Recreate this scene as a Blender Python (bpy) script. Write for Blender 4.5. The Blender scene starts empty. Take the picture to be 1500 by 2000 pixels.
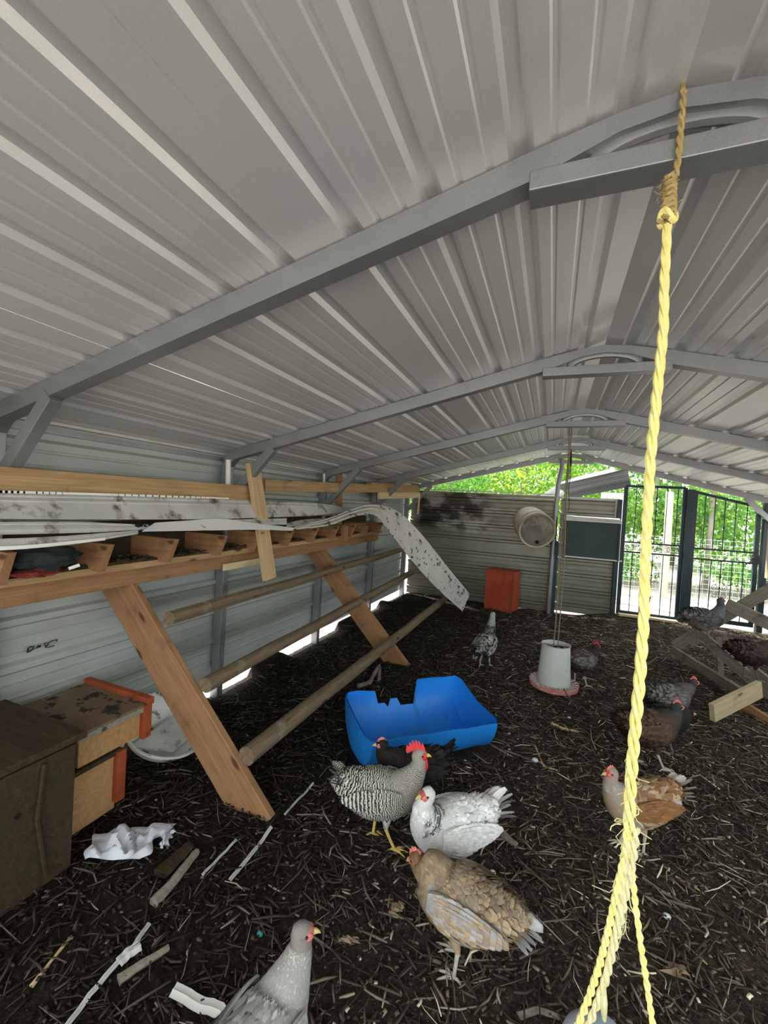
import bpy, math, random
import numpy as np
from mathutils import Vector, Matrix, noise as mnoise
random.seed(7); rng=np.random.default_rng(7)
S=bpy.context.scene; COL=S.collection
PI=math.pi
# ------------------------------------------------------------------ camera
CZ=1.55; F=821.0
yaw,pit,rol=.3807,.018,.0586
cy,sy,cp,sp,cr,sr=math.cos(yaw),math.sin(yaw),math.cos(pit),math.sin(pit),math.cos(rol),math.sin(rol)
fw=Vector((-sy*cp,cy*cp,-sp)); rt0=Vector((cy,sy,0)); up0=rt0.cross(fw)
rt=cr*rt0+sr*up0; up=-sr*rt0+cr*up0
cam=bpy.data.objects.new('camera',bpy.data.cameras.new('camera')); COL.objects.link(cam)
cam.matrix_world=Matrix(((rt.x,up.x,-fw.x,0),(rt.y,up.y,-fw.y,0),(rt.z,up.z,-fw.z,CZ),(0,0,0,1)))
cam.data.sensor_fit='HORIZONTAL'; cam.data.sensor_width=36; cam.data.lens=36*F/1500
cam.data.clip_start=.02; cam.data.clip_end=300
S.camera=cam
# ------------------------------------------------------------------ light
w=bpy.data.worlds.new('sky'); S.world=w; w.use_nodes=True
nt=w.node_tree; nt.nodes.clear()
wo=nt.nodes.new('ShaderNodeOutputWorld'); bg=nt.nodes.new('ShaderNodeBackground')
sky=nt.nodes.new('ShaderNodeTexSky'); sky.sky_type='HOSEK_WILKIE'; sky.turbidity=6; sky.ground_albedo=.4
sky.sun_direction=Vector((-.62,.25,.75)).normalized()
mx=nt.nodes.new('ShaderNodeMix'); mx.data_type='RGBA'; mx.inputs[0].default_value=.7
mx.inputs[7].default_value=(.95,1.0,.97,1)
nt.links.new(sky.outputs[0],mx.inputs[6]); nt.links.new(mx.outputs[2],bg.inputs[0]); nt.links.new(bg.outputs[0],wo.inputs[0])
bg.inputs[1].default_value=1.8
sun=bpy.data.objects.new('sun',bpy.data.lights.new('sun','SUN')); COL.objects.link(sun)
sun.data.energy=7.0; sun.data.angle=math.radians(3); sun.data.color=(1,.98,.95)
sun.rotation_euler=Vector((-.62,.25,.75)).to_track_quat('Z','Y').to_euler()
S.view_settings.view_transform='Standard'; S.view_settings.look='None'
S.view_settings.gamma=1; S.view_settings.use_curve_mapping=False
S.view_settings.exposure=1.42
# ------------------------------------------------------------------ helpers
def at(px,py,X=None,Y=None,Z=None,d=None):
    """point of the place seen at a pixel, on a given wall / floor plane or depth"""
    r=rt*((px-750)/F)-up*((py-1000)/F)+fw
    if X is not None: k=X/r.x
    elif Y is not None: k=Y/r.y
    elif Z is not None: k=(Z-CZ)/r.z
    else: k=d
    return Vector((0,0,CZ))+r*k
def sm(a,b,x):
    t=min(1,max(0,(x-a)/(b-a))); return t*t*(3-2*t)
def gz(x,y):
    n=mnoise.noise(Vector((x*1.3,y*1.3,0)))*.03+mnoise.noise(Vector((x*6,y*6,3)))*.012
    h=.05*sm(5.6,6.9,y)+.11*sm(5.9,6.9,y)*sm(.3,1.0,x)
    e=sm(-2.38,-2.2,x)
    tx,ty=x+.73,y-2.64; a_=(tx*.75+ty*.67); b__=(tx*.67-ty*.75); k_=(1-sm(.42,.56,abs(a_)))*(1-sm(.12,.26,abs(b__)))
    md=.085*(1-sm(-2.4,-2.1,x))*sm(.02,.25,mnoise.noise(Vector((5.3,y*1.9,0))))
    return ((n+h)*e-.02*(1-e))*(1-k_)-.02*k_+md
Wm={}
def put(o,parent=None,M=None):
    M=M or Matrix.Identity(4)
    COL.objects.link(o)
    if parent is not None:
        o.parent=parent; o.matrix_parent_inverse=Wm[parent.name].inverted()
    o.matrix_basis=M; Wm[o.name]=M.copy(); return o
def tag(o,label=None,cat=None,group=None,kind=None):
    if label: o['label']=label
    if cat: o['category']=cat
    if group: o['group']=group
    if kind: o['kind']=kind
    return o
def thing(name,label,cat,loc=(0,0,0),group=None,rz=0):
    o=bpy.data.objects.new(name,None); o.empty_display_size=.05
    put(o,None,Matrix.Translation(Vector(loc))@Matrix.Rotation(rz,4,'Z')); return tag(o,label,cat,group)
class MB:
    def __init__(s): s.v=[]; s.f=[]; s.c=[]; s.uv=[]; s.col=None
    def add(s,vs,fs,col=None,uv=None):
        b=len(s.v); s.v+=[tuple(v) for v in vs]; s.f+=[tuple(b+i for i in f) for f in fs]
        s.c+=[col or (1,1,1)]*len(vs) if not isinstance(col,list) else col
        s.uv+=uv or [(0,0)]*len(vs); return s
    def box(s,a,b,col=None):
        x0,y0,z0=a; x1,y1,z1=b
        return s.add([(x0,y0,z0),(x1,y0,z0),(x1,y1,z0),(x0,y1,z0),(x0,y0,z1),(x1,y0,z1),(x1,y1,z1),(x0,y1,z1)],
          [(0,3,2,1),(4,5,6,7),(0,1,5,4),(1,2,6,5),(2,3,7,6),(3,0,4,7)],col)
    def tube(s,pts,r,n=8,col=None,cap=True,flat=1.0):
        pts=[Vector(p) for p in pts]; R=r if isinstance(r,(list,tuple)) else [r]*len(pts)
        vs=[];ref=None
        for i,p in enumerate(pts):
            t=(pts[min(i+1,len(pts)-1)]-pts[max(i-1,0)]).normalized()
            if ref is None: ref=Vector((0,0,1)) if abs(t.z)<.9 else Vector((1,0,0))
            a=t.cross(ref).normalized(); b=a.cross(t).normalized(); ref=b
            for k in range(n):
                q=2*PI*k/n; vs.append(p+a*math.cos(q)*R[i]+b*math.sin(q)*R[i]*flat)
        m=len(pts)
        fs=[(i*n+k,i*n+(k+1)%n,(i+1)*n+(k+1)%n,(i+1)*n+k) for i in range(m-1) for k in range(n)]
        if cap: fs+=[tuple(range(n))[::-1],tuple((m-1)*n+k for k in range(n))]
        return s.add(vs,fs,col)
    def lathe(s,prof,c,n=32,axis='Z',col=None):
        vs=[]
        for r,h in prof:
            for k in range(n):
                q=2*PI*k/n; x,y=math.cos(q)*r,math.sin(q)*r
                p={'Z':(x,y,h),'Y':(x,h,y),'X':(h,x,y)}[axis]
                vs.append((c[0]+p[0],c[1]+p[1],c[2]+p[2]))
        fs=[(i*n+k,i*n+(k+1)%n,(i+1)*n+(k+1)%n,(i+1)*n+k) for i in range(len(prof)-1) for k in range(n)]
        return s.add(vs,fs,col)
    def ball(s,c,r,col=None,n=10,m=7,rot=None):
        rx,ry,rz=r if isinstance(r,(tuple,list)) else (r,r,r)
        vs=[];
        for i in range(m+1):
            a=PI*i/m
            for k in range(n):
                q=2*PI*k/n; v=Vector((math.sin(a)*math.cos(q)*rx,math.sin(a)*math.sin(q)*ry,math.cos(a)*rz))
                if rot: v=rot@v
                vs.append(Vector(c)+v)
        fs=[(i*n+k,(i+1)*n+k,(i+1)*n+(k+1)%n,i*n+(k+1)%n) for i in range(m) for k in range(n)]
        return s.add(vs,fs,col)
    def mesh(s,name):
        me=bpy.data.meshes.new(name); me.from_pydata(s.v,[],s.f)
        ca=me.color_attributes.new('Col','FLOAT_COLOR','POINT')
        ca.data.foreach_set('color',np.c_[np.array(s.c,dtype=np.float32),np.ones(len(s.v),np.float32)].ravel())
        uvl=me.uv_layers.new(name='UVMap'); li=np.empty(len(me.loops),np.int32); me.loops.foreach_get('vertex_index',li)
        uvl.data.foreach_set('uv',np.array(s.uv,dtype=np.float32)[li].ravel())
        return me
    def build(s,name,m,parent=None,smooth=True,M=None,kind=None,bevel=0,label=None):
        me=s.mesh(name); me.materials.append(m)
        o=bpy.data.objects.new(name,me); put(o,parent,M)
        if smooth:
            for p in me.polygons: p.use_smooth=True
            md=o.modifiers.new('ws','WEIGHTED_NORMAL') if False else None
            try: me.set_sharp_from_angle(angle=math.radians(38))
            except Exception: pass
        if bevel:
            b=o.modifiers.new('bevel','BEVEL'); b.width=bevel; b.segments=2; b.limit_method='ANGLE'
        if kind: o['kind']=kind
        if label: o['label']=label
        return o
def fastmesh(name,V,Fq,C,m,parent=None,kind=None,UV=None,tri=False):
    """V (n,3) verts, Fq (k,4|3) faces, C (n,3) colours"""
    me=bpy.data.meshes.new(name); n=len(V); k,q=Fq.shape
    me.vertices.add(n); me.vertices.foreach_set('co',V.astype(np.float32).ravel())
    me.loops.add(k*q); me.loops.foreach_set('vertex_index',Fq.astype(np.int32).ravel())
    me.polygons.add(k); me.polygons.foreach_set('loop_start',np.arange(0,k*q,q,dtype=np.int32))
    me.polygons.foreach_set('loop_total',np.full(k,q,np.int32))
    me.update(calc_edges=True)
    ca=me.color_attributes.new('Col','FLOAT_COLOR','POINT')
    ca.data.foreach_set('color',np.c_[C.astype(np.float32),np.ones(n,np.float32)].ravel())
    if UV is not None:
        uvl=me.uv_layers.new(name='UVMap'); uvl.data.foreach_set('uv',UV.astype(np.float32)[Fq.ravel()].ravel())
    me.materials.append(m); o=bpy.data.objects.new(name,me); put(o,parent)
    if kind: o['kind']=kind
    return o
def ax(d,upv=(0,0,1)):
    x=Vector(d).normalized(); u=Vector(upv)
    if abs(x.dot(u.normalized()))>.97: u=Vector((0,1,0))
    z=(u-x*u.dot(x)).normalized(); y=z.cross(x)
    return x,y,z
def board(name,p0,p1,wy,wz,m,parent,upv=(0,0,1),label=None,bev=.003,chamfer=0,rough=0):
    """sawn board from p0 to p1: wy across, wz along the up vector"""
    p0=Vector(p0);p1=Vector(p1); L=(p1-p0).length; x,y,z=ax(p1-p0,upv)
    M=Matrix(((x.x,y.x,z.x,p0.x),(x.y,y.y,z.y,p0.y),(x.z,y.z,z.z,p0.z),(0,0,0,1)))
    b=MB(); h=wz/2; n=max(2,int(L/.25))
    prof=[(-wy/2,-h),(wy/2,-h),(wy/2,h),(-wy/2,h)]
    vs=[];fs=[]
    for i in range(n+1):
        t=i/n*L; dx=mnoise.noise(Vector((t*1.1,p0.x*3,p0.y*3)))*.004
        for k,(a,c) in enumerate(prof):
            tt=t
            if chamfer and i==n and c<0: tt=L-chamfer
            vs.append((tt,a+dx,c+dx*.7))
    for i in range(n):
        for k in range(4): fs.append((i*4+k,i*4+(k+1)%4,(i+1)*4+(k+1)%4,(i+1)*4+k))
    fs+=[(3,2,1,0),tuple(n*4+k for k in range(4))]
    b.add(vs,fs); o=b.build(name,m,parent,M=M,bevel=bev); 
    if label: o['label']=label
    return o
# ------------------------------------------------------------------ materials
def newmat(name,rough=.7,metal=0.,spec=.5):
    m=bpy.data.materials.new(name); m.use_nodes=True; t=m.node_tree; b=t.nodes['Principled BSDF']
    b.inputs['Roughness'].default_value=rough; b.inputs['Metallic'].default_value=metal
    b.inputs['Specular IOR Level'].default_value=spec
    return m,t,b
def N(t,kind,**kw):
    n=t.nodes.new(kind)
    for k,v in kw.items():
        if k.startswith('i_'): n.inputs[k[2:].replace('_',' ')].default_value=v
        else: setattr(n,k,v)
    return n
def coords(t,scale=(1,1,1),kind='Object',loc=(0,0,0)):
    c=N(t,'ShaderNodeTexCoord'); mp=N(t,'ShaderNodeMapping'); mp.inputs['Scale'].default_value=scale; mp.inputs['Location'].default_value=loc
    t.links.new(c.outputs[kind],mp.inputs[0]); return mp.outputs[0]
def noise(t,vec,scale=5,detail=4,rough=.55,dist=0):
    n=N(t,'ShaderNodeTexNoise'); n.inputs['Scale'].default_value=scale; n.inputs['Detail'].default_value=detail
    n.inputs['Roughness'].default_value=rough; n.inputs['Distortion'].default_value=dist
    t.links.new(vec,n.inputs['Vector']); return n.outputs['Fac']
def ramp(t,fac,stops):
    r=N(t,'ShaderNodeValToRGB'); e=r.color_ramp.elements
    while len(e)<len(stops): e.new(.5)
    for i,(p,c) in enumerate(stops):
        e[i].position=p; e[i].color=(*c,1) if len(c)==3 else c
    t.links.new(fac,r.inputs[0]); return r.outputs[0]
def mixc(t,fac,a,b,mode='MIX'):
    m=N(t,'ShaderNodeMix',data_type='RGBA',blend_type=mode)
    for s,i in ((fac,0),(a,6),(b,7)):
        if hasattr(s,'is_output') or isinstance(s,bpy.types.NodeSocket): t.links.new(s,m.inputs[i])
        else: m.inputs[i].default_value=s if i==0 else (*s,1)
    return m.outputs[2]
def bump(t,b,h,s=.3,d=.01):
    n=N(t,'ShaderNodeBump'); n.inputs['Strength'].default_value=s; n.inputs['Distance'].default_value=d
    t.links.new(h,n.inputs['Height']); t.links.new(n.outputs[0],b.inputs['Normal'])
def g3(v): return (v,v,v)
def simple(name,c1,c2,scale=8,rough=.7,metal=0,spec=.4,bs=.15,vscale=(1,1,1),spots=None):
    m,t,b=newmat(name,rough,metal,spec); v=coords(t,vscale); n=noise(t,v,scale)
    c=ramp(t,n,[(.3,c1),(.7,c2)])
    if spots:
        sc,lo,hi,scol=spots; n2=noise(t,coords(t,(1,1,1),loc=(3,1,2)),sc,6,.65)
        c=mixc(t,ramp(t,n2,[(lo,g3(0)),(hi,g3(1))]),c,scol)
    t.links.new(c,b.inputs['Base Color']); bump(t,b,n,bs); return m
def wood(name,dark,light,rough=.75,dirt=None,dlo=.55,dhi=.7):
    m,t,b=newmat(name,rough,0,.3)
    n1=noise(t,coords(t,(1.2,16,16)),3,6,.6,.6); n2=noise(t,coords(t,(.6,70,70)),2,3,.5)
    c=ramp(t,n1,[(.25,dark),(.5,tuple((a+b_)/2 for a,b_ in zip(dark,light))),(.75,light)])
    c=mixc(t,ramp(t,n2,[(.3,g3(.45)),(.6,g3(0))]),c,dark)
    vo=N(t,'ShaderNodeTexVoronoi'); vo.inputs['Scale'].default_value=1; t.links.new(coords(t,(3.2,9,9)),vo.inputs['Vector'])
    kn=ramp(t,vo.outputs['Distance'],[(.08,g3(1)),(.16,g3(0))]); c=mixc(t,kn,c,tuple(x*.35 for x in dark))
    if dirt:
        n3=noise(t,coords(t,(2,2,2)),3,7,.7); c=mixc(t,ramp(t,n3,[(dlo,g3(0)),(dhi,g3(.85))]),c,dirt)
    t.links.new(c,b.inputs['Base Color']); bump(t,b,n2,.25,.004); return m
M={}
M['pine']=wood('pine',(.30,.18,.08),(.55,.38,.19),dirt=(.10,.06,.03),dlo=.6,dhi=.78)
M['pine_warm']=wood('pine_warm',(.24,.12,.055),(.40,.225,.11),dirt=(.12,.07,.04),dlo=.56,dhi=.8)
M['pine_pale']=wood('pine_pale',(.55,.42,.22),(.78,.65,.40))
M['pine_light']=wood('pine_light',(.42,.29,.15),(.66,.50,.28))
M['pole']=wood('pole',(.10,.07,.045),(.26,.19,.12),dirt=(.3,.28,.22),dlo=.6,dhi=.75)
M['old_wood']=wood('old_wood',(.17,.155,.12),(.34,.31,.245),dirt=(.05,.04,.03),dlo=.55,dhi=.75)
M['cut_wood']=wood('cut_wood',(.42,.34,.2),(.62,.52,.34),dirt=(.2,.15,.08),dlo=.6,dhi=.8)
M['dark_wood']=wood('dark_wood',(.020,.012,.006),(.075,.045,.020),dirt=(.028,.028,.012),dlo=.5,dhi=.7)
M['nest_wood']=wood('nest_wood',(.33,.18,.07),(.52,.32,.15),dirt=(.05,.035,.02),dlo=.55,dhi=.72)
M['shelf_dirt']=simple('shelf_dirt',(.02,.014,.009),(.07,.05,.035),30,.9)
M['nest_top']=simple('nest_top',(.13,.085,.05),(.22,.15,.095),6,.85,spots=(9,.55,.6,(.02,.014,.008)))
M['orange_trim']=simple('orange_trim',(.26,.05,.016),(.36,.085,.026),10,.6,spots=(12,.58,.68,(.08,.03,.015)))
def metal_mat(name,c1,c2,rough,metal,stains=None):
    m,t,b=newmat(name,rough,metal,.5); v=coords(t,(1,1,1)); n=noise(t,v,2.2,5,.6)
    c=ramp(t,n,[(.3,c1),(.7,c2)])
    nf=noise(t,v,260,2,.5); c=mixc(t,.25,c,ramp(t,nf,[(.35,tuple(x*.8 for x in c1)),(.65,c2)]))
    if stains: c=stains(t,c)
    t.links.new(c,b.inputs['Base Color'])
    n2=noise(t,v,9,4,.6); r=N(t,'ShaderNodeMapRange'); r.inputs[3].default_value=rough-.07; r.inputs[4].default_value=rough+.12
    t.links.new(n2,r.inputs[0]); t.links.new(r.outputs[0],b.inputs['Roughness'])
    n3=noise(t,coords(t,(1,1,1)),1.6,2,.5); bump(t,b,n3,.2,.03); return m
M['roof']=metal_mat('roof_sheet_metal',(.61,.64,.63),(.67,.70,.69),.36,.4)
M['frame']=metal_mat('galvanised_frame',(.24,.26,.27),(.34,.36,.37),.38,.6)
def grime(t,c):
    n=noise(t,coords(t,(.7,.7,3)),2,6,.7); return mixc(t,ramp(t,n,[(.5,g3(0)),(.75,g3(.3))]),c,(.15,.14,.10))
M['wall_l']=metal_mat('wall_sheet_white',(.40,.43,.41),(.47,.50,.48),.45,.15,grime)
def soot(t,c):
    co=N(t,'ShaderNodeTexCoord'); s=N(t,'ShaderNodeSeparateXYZ'); t.links.new(co.outputs['Object'],s.inputs[0])
    def band(sock,a,b_,c_,d_):
        r1=N(t,'ShaderNodeMapRange',interpolation_type='SMOOTHSTEP'); r1.inputs[1].default_value=a; r1.inputs[2].default_value=b_
        r2=N(t,'ShaderNodeMapRange',interpolation_type='SMOOTHSTEP'); r2.inputs[1].default_value=d_; r2.inputs[2].default_value=c_
        t.links.new(sock,r1.inputs[0]); t.links.new(sock,r2.inputs[0])
        mu=N(t,'ShaderNodeMath',operation='MULTIPLY'); t.links.new(r1.outputs[0],mu.inputs[0]); t.links.new(r2.outputs[0],mu.inputs[1]); return mu.outputs[0]
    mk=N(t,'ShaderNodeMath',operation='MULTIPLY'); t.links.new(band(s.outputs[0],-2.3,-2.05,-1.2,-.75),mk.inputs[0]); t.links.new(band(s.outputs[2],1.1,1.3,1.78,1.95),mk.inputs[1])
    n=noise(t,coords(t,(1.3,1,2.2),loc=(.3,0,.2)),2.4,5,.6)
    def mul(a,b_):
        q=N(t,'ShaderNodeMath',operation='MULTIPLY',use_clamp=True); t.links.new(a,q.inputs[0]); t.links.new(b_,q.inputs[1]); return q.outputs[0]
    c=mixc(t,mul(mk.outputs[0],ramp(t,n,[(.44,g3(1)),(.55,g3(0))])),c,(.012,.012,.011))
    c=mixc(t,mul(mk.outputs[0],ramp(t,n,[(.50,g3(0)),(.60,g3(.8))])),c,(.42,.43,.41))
    n2=noise(t,coords(t,(.5,.5,4),loc=(1,1,1)),2,6,.7); return mixc(t,ramp(t,n2,[(.4,g3(0)),(.7,g3(.6))]),c,(.10,.085,.05))
M['wall_b']=metal_mat('wall_sheet_grimy',(.19,.19,.145),(.27,.27,.215),.36,.3,soot)
M['siding']=simple('dirty_white_siding',(.46,.46,.42),(.62,.62,.58),4,.55,spots=(7,.55,.68,(.07,.055,.04)))
M['siding_clean']=simple('clean_white_siding',(.78,.78,.75),(.86,.86,.83),3,.5,spots=(14,.66,.7,(.3,.27,.22)))
M['siding_speck']=simple('speckled_siding',(.50,.48,.44),(.60,.58,.53),5,.55,spots=(13,.58,.62,(.04,.035,.03)))
M['blue']=simple('blue_plastic',(.012,.20,.72),(.02,.27,.80),3,.42,spots=(11,.6,.75,(.05,.12,.3)))
M['white_plastic']=simple('white_plastic',(.50,.52,.50),(.62,.64,.61),5,.5,spots=(6,.6,.75,(.32,.30,.24)))
M['pink_plastic']=simple('faded_red_plastic',(.55,.16,.14),(.70,.36,.33),18,.55,spots=(20,.6,.7,(.7,.65,.6)))
M['pan']=simple('white_pan',(.70,.72,.70),(.80,.82,.80),5,.45,spots=(6,.55,.62,(.10,.08,.05)))
M['paper']=simple('white_sheeting',(.50,.53,.60),(.68,.71,.76),4,.6,spots=(5,.60,.68,(.12,.11,.09)))
M['cloth_dark']=simple('dark_cloth',(.010,.016,.017),(.025,.035,.036),9,.9)
M['cloth_red']=simple('red_cloth',(.16,.02,.015),(.25,.04,.03),9,.9)
M['iron']=simple('black_iron',(.012,.018,.022),(.03,.04,.045),20,.5,.3)
M['iron_post']=simple('dark_green_steel',(.022,.038,.045),(.04,.06,.068),8,.5,.3)
M['green_box']=simple('dark_green_panel',(.020,.045,.04),(.035,.065,.06),4,.55)
M['lid_metal']=simple('pale_lid',(.50,.50,.46),(.62,.62,.58),6,.45,.3)
M['orange_box']=simple('orange_red_paint',(.36,.055,.018),(.48,.085,.03),4,.6,spots=(9,.6,.75,(.12,.05,.03)))
M['barrel']=simple('tan_barrel',(.42,.34,.24),(.55,.46,.34),4,.5)
M['barrel_end']=simple('dusty_barrel_end',(.13,.115,.09),(.22,.20,.16),5,.6,spots=(4,.5,.62,(.30,.27,.22)))
M['black']=simple('black_hole',(.004,.004,.004),(.008,.008,.008),5,.9)
M['rope']=simple('yellow_rope',(.78,.71,.20),(.92,.87,.40),60,.75)
M['rope_old']=simple('weathered_rope',(.30,.23,.08),(.46,.37,.16),40,.8)
M['rope_pale']=simple('pale_rope',(.62,.58,.30),(.75,.72,.45),40,.8)
M['cord']=simple('brown_cord',(.16,.13,.09),(.26,.22,.16),40,.8)
M['bark']=simple('bark',(.13,.11,.085),(.30,.27,.23),6,.9,bs=.6,vscale=(1,1,.3))
M['dirt_out']=simple('leafy_dirt',(.25,.20,.175),(.38,.325,.29),9,.95,spots=(16,.48,.58,(.50,.445,.41)))
M['fence_wood']=simple('fence_wood',(.45,.39,.29),(.62,.56,.44),6,.85,vscale=(1,1,.2))
M['wire']=simple('galvanised_wire',(.55,.58,.58),(.68,.7,.7),9,.5,.3)
M['post_tan']=simple('tan_panel',(.40,.26,.15),(.52,.36,.23),5,.8)
M['white_wall']=metal_mat('white_wall',(.62,.63,.64),(.70,.71,.72),.5,.1)
M['teal']=simple('teal_scrap',(.02,.25,.25),(.04,.32,.31),5,.6)
M['pale_blue']=simple('pale_blue_plastic',(.36,.43,.55),(.46,.53,.64),5,.5)
M['corn']=simple('dry_husk',(.55,.40,.18),(.75,.60,.34),14,.8)
M['egg']=simple('eggshell',(.62,.68,.70),(.75,.8,.82),9,.5)
M['leafdry']=simple('dry_leaf',(.16,.11,.07),(.30,.22,.15),14,.85)
M['marker']=simple('black_marker',(.015,.016,.014),(.03,.03,.028),14,.7)
# attribute-coloured materials
def attrmat(name,rough=.8,kind=None,transl=0):
    m,t,b=newmat(name,rough,0,.25)
    a=N(t,'ShaderNodeAttribute',attribute_name='Col'); c=a.outputs['Color']
    if kind=='feather':
        n=noise(t,coords(t,(1,1,1)),120,3,.6); c=mixc(t,.22,c,ramp(t,n,[(.3,g3(.3)),(.7,g3(1))]),'MULTIPLY')
    if kind=='barred':
        u=N(t,'ShaderNodeUVMap'); s=N(t,'ShaderNodeSeparateXYZ'); t.links.new(u.outputs[0],s.inputs[0])
        n=noise(t,coords(t,(1,1,1)),60,2,.5)
        ma=N(t,'ShaderNodeMath',operation='MULTIPLY_ADD'); ma.inputs[1].default_value=3.8
        t.links.new(s.outputs[1],ma.inputs[0]); t.links.new(n,ma.inputs[2])
        fr=N(t,'ShaderNodeMath',operation='FRACT'); t.links.new(ma.outputs[0],fr.inputs[0])
        c=ramp(t,fr.outputs[0],[(.40,(.030,.030,.028)),(.50,(.56,.54,.47)),(.92,(.56,.54,.47)),(1,(.030,.030,.028))])
    t.links.new(c,b.inputs['Base Color'])
    if transl:
        tr=N(t,'ShaderNodeBsdfTranslucent'); t.links.new(c,tr.inputs[0]); ms=N(t,'ShaderNodeMixShader'); ms.inputs[0].default_value=transl
        o=t.nodes['Material Output']; t.links.new(b.outputs[0],ms.inputs[1]); t.links.new(tr.outputs[0],ms.inputs[2]); t.links.new(ms.outputs[0],o.inputs[0])
    return m
M['feather']=attrmat('feathers',.75,'feather'); M['barred']=attrmat('barred_feathers',.75,'barred')
M['chips']=attrmat('litter_bits',.8); M['leaf']=attrmat('leaves',.6,None,.45)
M['skin']=simple('red_skin',(.55,.02,.025),(.72,.05,.05),60,.5)
M['skin_pink']=simple('pink_skin',(.50,.11,.09),(.66,.22,.18),60,.6)
M['leg_yellow']=simple('yellow_leg',(.55,.40,.08),(.70,.55,.16),60,.6)
M['leg_pale']=simple('pale_leg',(.42,.40,.32),(.55,.52,.42),60,.6)
M['leg_dark']=simple('dark_leg',(.10,.10,.08),(.18,.17,.13),60,.6)
M['beak']=simple('beak_horn',(.50,.36,.14),(.62,.48,.24),60,.5)
M['beak_yellow']=simple('beak_yellow',(.75,.50,.06),(.80,.56,.1),60,.5)
M['eye']=simple('eye_black',(.01,.008,.006),(.015,.012,.01),60,.15)
m,t,b=newmat('litter',.92,0,.15)
v=coords(t); n1=noise(t,v,3,6,.65); n2=noise(t,v,45,5,.7); n3=noise(t,v,140,3,.6)
c=ramp(t,n1,[(.3,(.010,.007,.005)),(.7,(.026,.019,.014))]); c=mixc(t,ramp(t,n2,[(.45,g3(0)),(.7,g3(1))]),c,(.05,.039,.03))
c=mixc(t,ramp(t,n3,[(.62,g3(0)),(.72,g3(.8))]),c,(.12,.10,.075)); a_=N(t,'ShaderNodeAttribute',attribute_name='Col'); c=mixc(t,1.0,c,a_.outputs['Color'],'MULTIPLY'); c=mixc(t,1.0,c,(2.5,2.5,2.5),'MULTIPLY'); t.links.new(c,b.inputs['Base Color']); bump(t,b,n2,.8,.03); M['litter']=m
# ------------------------------------------------------------------ setting: building shell
XL,XR,XC=-2.38,2.80,.21; YB=6.95; YF=-.9; ZR=2.50; SL=.2426
AL=math.atan(SL); RAF=[-.38,1.10,2.56,4.03,5.45,6.89]
def roofz(x): return ZR-SL*abs(x-XC)
# floor
nx,ny=150,230
xs=np.linspace(XL,XR,nx); ys=np.linspace(YF,YB+.05,ny)
V=np.array([(x,y,gz(x,y)+mnoise.noise(Vector((x*22,y*22,1)))*.006) for y in ys for x in xs])
I=np.arange(nx*ny).reshape(ny,nx)
Fq=np.stack([I[:-1,:-1],I[:-1,1:],I[1:,1:],I[1:,:-1]],-1).reshape(-1,4)
tt=np.clip((V[:,0]+1.3)/1.5,0,1); lightened=(.75+1.7*tt*tt*(3-2*tt)+.5*np.clip((V[:,1]-5)/1.5,0,1))[:,None]  # light from right and back painted into the floor colour, left kept dark
floor=fastmesh('floor',V,Fq,np.repeat(lightened,3,1)*.4,M['litter'],kind='structure')
floor.data.polygons.foreach_set('use_smooth',np.ones(len(Fq),bool))
gb=MB(); R_=60
gb.add([(-R_,-R_,-.035),(R_,-R_,-.035),(R_,R_,-.035),(-R_,R_,-.035)],[(0,1,2,3)])
gb.build('outdoor_ground',M['dirt_out'],kind='structure')
# sheets
def sheet_prof(W=.9144):
    p=[(0,0)]
    for k in range(4):
        c=.1143+.2286*k
        p+=[(c-.030,0),(c-.015,.017),(c+.015,.017),(c+.030,0)]
        if k<3:
            for q in (.0762,.1524):
                p+=[(c+q-.010,0),(c+q-.004,.0028),(c+q+.004,.0028),(c+q+.010,0)]
    p.append((W,0)); return [q for q in p if q[0]<=W+1e-6]
def sheet(name,origin,sdir,ndir,ldir,W,L,m,parent,t=.0012,kind=None,rh=1.0):
    """ribbed sheet: ribs run along ldir; major ribs stand out along ndir"""
    o=Vector(origin); s=Vector(sdir).normalized(); n=Vector(ndir).normalized(); l=Vector(ldir).normalized()
    pr=[q for q in sheet_prof() if q[0]<W-1e-5]+[(W,0)]
    nl=10; vs=[]
    for side in (0,1):
        for j in range(nl+1):
            for a,h in pr:
                wob=.0015*mnoise.noise(Vector((a*4,j*1.3,o.x+o.z)))
                vs.append(o+s*a+n*(h*rh+wob+(t if side else 0))+l*(L*j/nl))
    k=len(pr); fs=[]; off=(nl+1)*k
    for j in range(nl):
        for i in range(k-1):
            q=(j*k+i,j*k+i+1,(j+1)*k+i+1,(j+1)*k+i); fs.append(q); fs.append(tuple(off+x for x in q[::-1]))
    for i in range(k-1):
        for j in (0,nl): fs.append((j*k+i,j*k+i+1,off+j*k+i+1,off+j*k+i))
    for j in range(nl):
        for i in (0,k-1): fs.append((j*k+i,(j+1)*k+i,off+(j+1)*k+i,off+j*k+i))
    b=MB().add(vs,fs); me=b.build(name,m,parent,smooth=False); return me
ceil=MB(); ce=.20
ceil.add([(XC-ce,YF,roofz(XC-ce)+.024),(XC,YF,ZR+.026),(XC+ce,YF,roofz(XC+ce)+.024),(XC-ce,YB+.15,roofz(XC-ce)+.024),(XC,YB+.15,ZR+.026),(XC+ce,YB+.15,roofz(XC+ce)+.024)],[(0,1,4,3),(1,2,5,4)])
ceiling=ceil.build('ceiling',M['roof'],kind='structure')
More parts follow.
